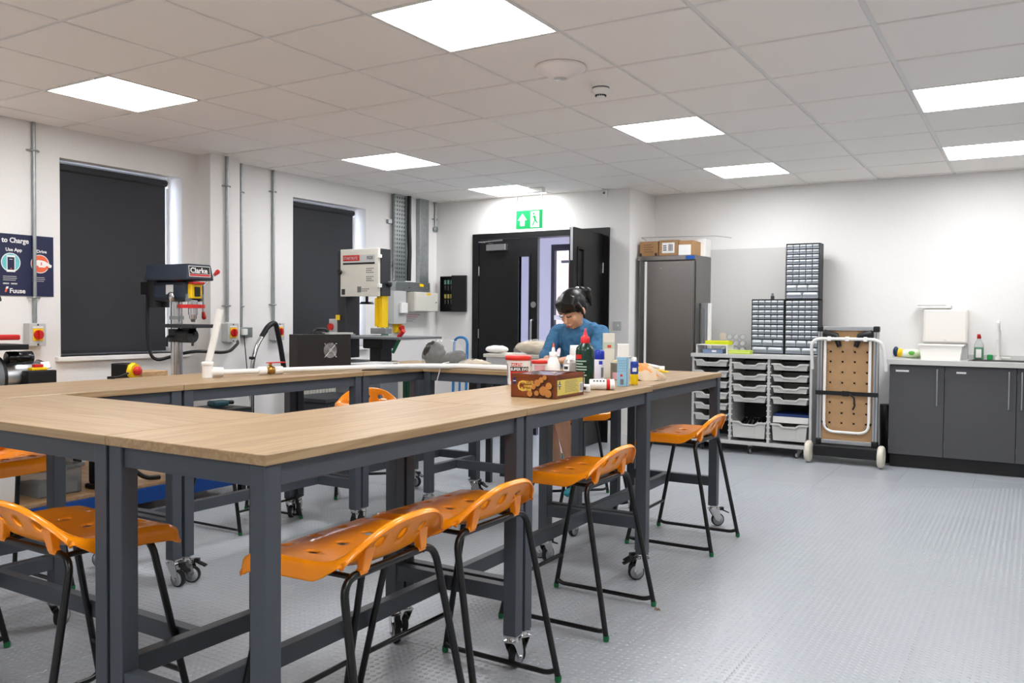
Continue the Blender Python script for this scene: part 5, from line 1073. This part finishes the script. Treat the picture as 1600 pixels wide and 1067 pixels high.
t = thing('side_bench', 'pale grey bench board standing behind the far table', 'bench', (.42, 3.30, 0), R(8)); MB().box(-.30, .42, -.16, .16, .93, .955).build('top', 'cream', t, bev=.003); MB().box(-.28, .40, -.15, .15, .86, .93).build('apron', 'grey_lt', t)
for x in (-.26, .38):
    for y in (-.13, .13): MB().box(x-.02, x+.02, y-.02, y+.02, 0, .86).build('leg', 'grey_dk', t)
ob = bag('cable_bag', 'clear bag with pale contents and white cable on the bench board', 'bag', .50, 3.26, R(8), (((0, 0, .05), (.16, .09, .05)),), sand); ob.location.z = .955
MB().tube(rp([(.1, -.06, .08), (.2, -.1, .06), (.27, -.12, .045), (.36, -.13, -.05)], .05, 6), .006, 8).build('cable', 'white', ob)
ob = bag('white_bag', 'limp white plastic bag left of the cable bag', 'bag', .19, 3.22, R(8), (((0, 0, .03), (.09, .07, .03)),), 'white', False); ob.location.z = .955
t = thing('power_cable', 'thin white cable hanging over the edge of the far table', 'cable', (.52, 2.07, Z)); MB().tube(rp([(0, .08, .035), (.0, .0, .03), (-.005, -.012, -.02), (-.03, -.014, -.10)], .02, 4), .003, 6).build('cable', 'white', t)
t = thing('power_drill', 'teal and black cordless tool lying on the low black tool chest', 'tool', (-1.55, 2.10, .541)); MB().box(-.04, .05, -.08, .06, 0.005, .05).build('body', mat('tealtool', '1d4650', .5), t, bev=.015); MB().cyl((.0, .06, .03), (.0, .13, .025), .016).build('chuck', 'black', t)
t = thing('debris_scrap', 'tiny curled brown scrap on the floor by a stool foot', 'scrap', (2.293, 1.19, 0)); MB().tube([(-.012, 0, .002), (-.006, .004, .012), (0, 0, .003), (.006, -.003, .013), (.012, .002, .002)], .003, 6).ell((0, 0, .004), (.007, .006, .004), 8, 5).build('scrap', mat('scrapm', '8a7358', .8), t)
# ================================================================ WOMAN AT THE FAR TABLE
PX, PY = 1.045, 2.93
def remesh(o, v=.006, sm=4):
    md = o.modifiers.new('weld', 'REMESH'); md.mode = 'VOXEL'; md.voxel_size = v; md.use_smooth_shade = True
    if sm: s = o.modifiers.new('smooth', 'SMOOTH'); s.iterations = sm; s.factor = .5
    return o
def W_(*p): return [Vector(q) for q in p]
hip_l, hip_r = (.085, .02, .70), (-.085, .02, .70)          # her left is +x seen from behind... she faces -y
knee_l, ank_l = (.02, -.32, .60), (.10, -.26, .16)
knee_r, ank_r = (-.10, -.30, .60), (-.10, -.13, .27)
neck, headc = Vector((.02, -.12, 1.18)), Vector((.03, -.19, 1.275))
sh_l, sh_r = (.172, -.07, 1.125), (-.140, -.08, 1.12)
el_l, el_r = (.205, -.22, .975), (-.150, -.22, .97)
wr_l, wr_r = (.055, -.38, .955), (-.045, -.38, .955)
def limb(b, pts, rs, n=14):
    P = [Vector(p) for p in pts]
    for i in range(len(P)-1):
        b.tube([P[i]+(P[i+1]-P[i])*k/4 for k in range(5)], [rs[i]+(rs[i+1]-rs[i])*k/4 for k in range(5)], n)
    for p, r in zip(P, rs): b.ell(p, r, 12, 8)
def hand(b, w, dr, side):
    w = Vector(w); d = Vector(dr).normalized(); upv = Vector((0, 0, 1)); s = d.cross(upv).normalized(); upv = s.cross(d)
    pc = w+d*.045
    for k in (-.024, -.008, .008, .024): b.tube([w+s*k*.7, pc+s*k, w+d*.085+s*k], [.014, .015, .012], 8); b.ell(w+d*.085+s*k, .012, 8, 6)
    for k, ln in ((-.027, .058), (-.009, .072), (.009, .076), (.026, .066)):
        a = w+d*.085+s*k; m1 = a+d*ln*.45-upv*.004; m2 = m1+d*ln*.3-upv*.018; e = m2+d*ln*.12-upv*.018
        b.tube([a, m1, m2, e], [.0105, .0098, .0088, .0075], 8); b.ell(e, .0078, 8, 6); b.ell(m1, .0102, 8, 6); b.ell(m2, .009, 8, 6)
    t0 = w+d*.03+s*side*.026; t1 = t0+d*.03+s*side*.022-upv*.006; t2 = t1+d*.03+s*side*.002-upv*.014
    b.tube([t0, t1, t2], [.013, .0112, .0088], 8); b.ell(t1, .0112, 8, 6); b.ell(t2, .009, 8, 6)
b = MB()
limb(b, [(0, .03, .72), (0, .0, .92), (.01, -.06, 1.10)], [.12, .11, .10]); limb(b, [(.01, -.07, 1.12), neck, headc+Vector((0, .02, -.06))], [.07, .046, .046])
limb(b, [(.01, -.05, 1.13), sh_l, el_l, wr_l], [.06, .048, .036, .024]); limb(b, [(.01, -.05, 1.13), sh_r, el_r, wr_r], [.06, .048, .036, .024])
limb(b, [hip_l, knee_l, ank_l], [.085, .052, .032]); limb(b, [hip_r, knee_r, ank_r], [.085, .052, .032])
b.ell(Vector(knee_l).lerp(Vector(ank_l), .3)+Vector((0, .02, 0)), (.045, .05, .09)); b.ell(Vector(knee_r).lerp(Vector(ank_r), .3)+Vector((0, .02, 0)), (.045, .05, .09))
# head, bowed forward
HT = Matrix.Translation(headc) @ Matrix.Rotation(R(-12), 4, 'Z') @ Matrix.Rotation(R(34), 4, 'X')
hb = MB().tf(HT)
hb.ell((0, .012, .035), (.074, .092, .088), 20, 14); hb.ell((0, -.035, -.035), (.058, .055, .068), 18, 12); hb.ell((0, -.058, -.085), (.026, .022, .02)); hb.ell((0, -.01, -.05), (.052, .06, .05))
hb.ell((.036, -.062, -.03), (.024, .02, .024)); hb.ell((-.036, -.062, -.03), (.024, .02, .024))
hb.tube([(0, -.088, .012), (0, -.098, -.012), (0, -.106, -.03)], [.008, .010, .013], 10); hb.ell((0, -.102, -.032), (.015, .013, .010)); hb.ell((0, -.089, -.062), (.022, .010, .009))
hb.ell((.074, .008, -.012), (.009, .02, .028)); hb.ell((-.074, .008, -.012), (.009, .02, .028)); hb.ell((.032, -.08, .022), (.022, .012, .008)); hb.ell((-.032, -.08, .022), (.022, .012, .008))
k = len(b.v); b.v += hb.v; b.f += [tuple(i+k for i in f) for f in hb.f]; b.m += hb.m; b.sm += hb.sm
hand(b, wr_l, (-.75, -.55, .02), 1); hand(b, wr_r, (.12, -1, .0), 1)
per = bpy.data.objects.new('person', b.mesh('person', 'skin')); COL.objects.link(per); per.location = (PX, PY, 0)
tag(per, 'woman in a blue top with dark tied-back hair, seated and bending over her work', 'person'); remesh(per, .0055, 3)
def wear(name, m, fn, v=.006, sm=4):
    c = MB(); fn(c); return remesh(c.build(name, m, per), v, sm)
def top(c):
    limb(c, [(0, .03, .70), (0, .01, .84), (0, -.02, .98), (.01, -.065, 1.105)], [.142, .132, .136, .122])
    limb(c, [(.01, -.06, 1.13), sh_l, el_l, Vector(el_l).lerp(Vector(wr_l), .62)], [.07, .058, .048, .038]); limb(c, [(.01, -.06, 1.13), sh_r, el_r, Vector(el_r).lerp(Vector(wr_r), .62)], [.07, .058, .048, .038])
    limb(c, [(-.08, -.06, 1.135), (.01, -.075, 1.15), (.10, -.055, 1.14)], [.06, .06, .06]); c.ell((.0, .03, .66), (.16, .15, .06))
o_ = wear('top', 'shirt', top)
tx = bpy.data.textures.new('folds', 'CLOUDS'); tx.noise_scale = .07; tx.noise_depth = 3
md = o_.modifiers.new('folds', 'DISPLACE'); md.texture = tx; md.strength = .028; md.mid_level = .5; md.texture_coords = 'LOCAL'
def shorts(c): limb(c, [(0, .03, .66), (0, .02, .72)], [.14, .14]); limb(c, [hip_l, Vector(hip_l).lerp(Vector(knee_l), .6)], [.10, .078]); limb(c, [hip_r, Vector(hip_r).lerp(Vector(knee_r), .6)], [.10, .078])
wear('shorts', mat('shortsm', '2a3340', .9), shorts)
for a, nm in ((ank_l, 0), (ank_r, 1)):
    def shoe(c, a=Vector(a)): c.ell(a+Vector((0, -.07, -.035)), (.038, .07, .028)); c.ell(a+Vector((0, .0, -.025)), (.037, .045, .04)); limb(c, [a, a+Vector((0, 0, .03))], [.038, .04])
    wear('shoe', mat('teal_shoe', '2f8f9b', .7), shoe, .006, 2)
def hair(c):
    c.tf(HT)
    c.ell((0, .022, .045), (.084, .100, .092), 22, 14); c.ell((0, .05, .0), (.074, .066, .075), 18, 12)
    # fringe: overlapping locks over the brow
    for q in range(9):
        x = -.064+.016*q; z = .032-.010*abs(q-4)/4
        c.tube([(x*.75, -.01, .120-.25*abs(x)), (x*.92, -.060, .095-.3*abs(x)), (x*1.0, -.083+.45*abs(x), .058), (x*1.05, -.092+.5*abs(x), z)], [.016, .016, .013, .006], 8)
    for s in (-1, 1): c.tube([(s*.07, -.02, .06), (s*.082, -.012, .02), (s*.081, -.008, -.03), (s*.076, -.006, -.065)], [.018, .013, .008, .004], 8)
    # pony tail from the crown
    c.tube([(0, .085, .07), (.02, .120, .085), (.042, .132, .06), (.05, .132, .01), (.048, .12, -.05)], [.02, .022, .024, .02, .007], 10); c.ell((.05, .138, .055), (.026, .026, .03))
wear('hair', 'hair', hair, .0055, 2)
MB().tf(HT).tube([(.004+.02*math.cos(2*PI*k/14), .100+.012*math.sin(2*PI*k/14), .080+.022*math.sin(2*PI*k/14)) for k in range(14)], .007, 6, closed=True).build('hair_tie', 'white', per)
f_ = MB().tf(HT)
for s in (-1, 1): f_.tube([(s*.016, -.094, .010), (s*.032, -.0945, .005), (s*.050, -.084, .010)], .0032, 6)
f_.build('eyelashes', 'hair', per)
f_ = MB().tf(HT)
for s in (-1, 1): f_.tube([(s*.014, -.095, .032), (s*.034, -.093, .037), (s*.054, -.078, .031)], .0035, 6)
f_.build('eyebrows', 'hair', per)
MB().tf(HT).ell((0, -.0975, -.059), (.019, .006, .0045), 12, 6).ell((0, -.0965, -.066), (.016, .006, .005), 12, 6).build('lips', mat('lips', 'b0605a', .45), per)
t = thing('craft_piece', 'small wooden piece held in the fingers of the woman', 'craft piece', (PX+.0, PY-.495, .938)); MB().box(-.05, .03, -.03, .03, 0, .012).build('block', 'ply', t); MB().cyl((-.03, -.01, .012), (-.03, -.01, .022), .008).build('peg', 'ply', t)
# free the prototype scale of unused data
for c in list(bpy.data.curves):
    if c.users == 0: bpy.data.curves.remove(c)
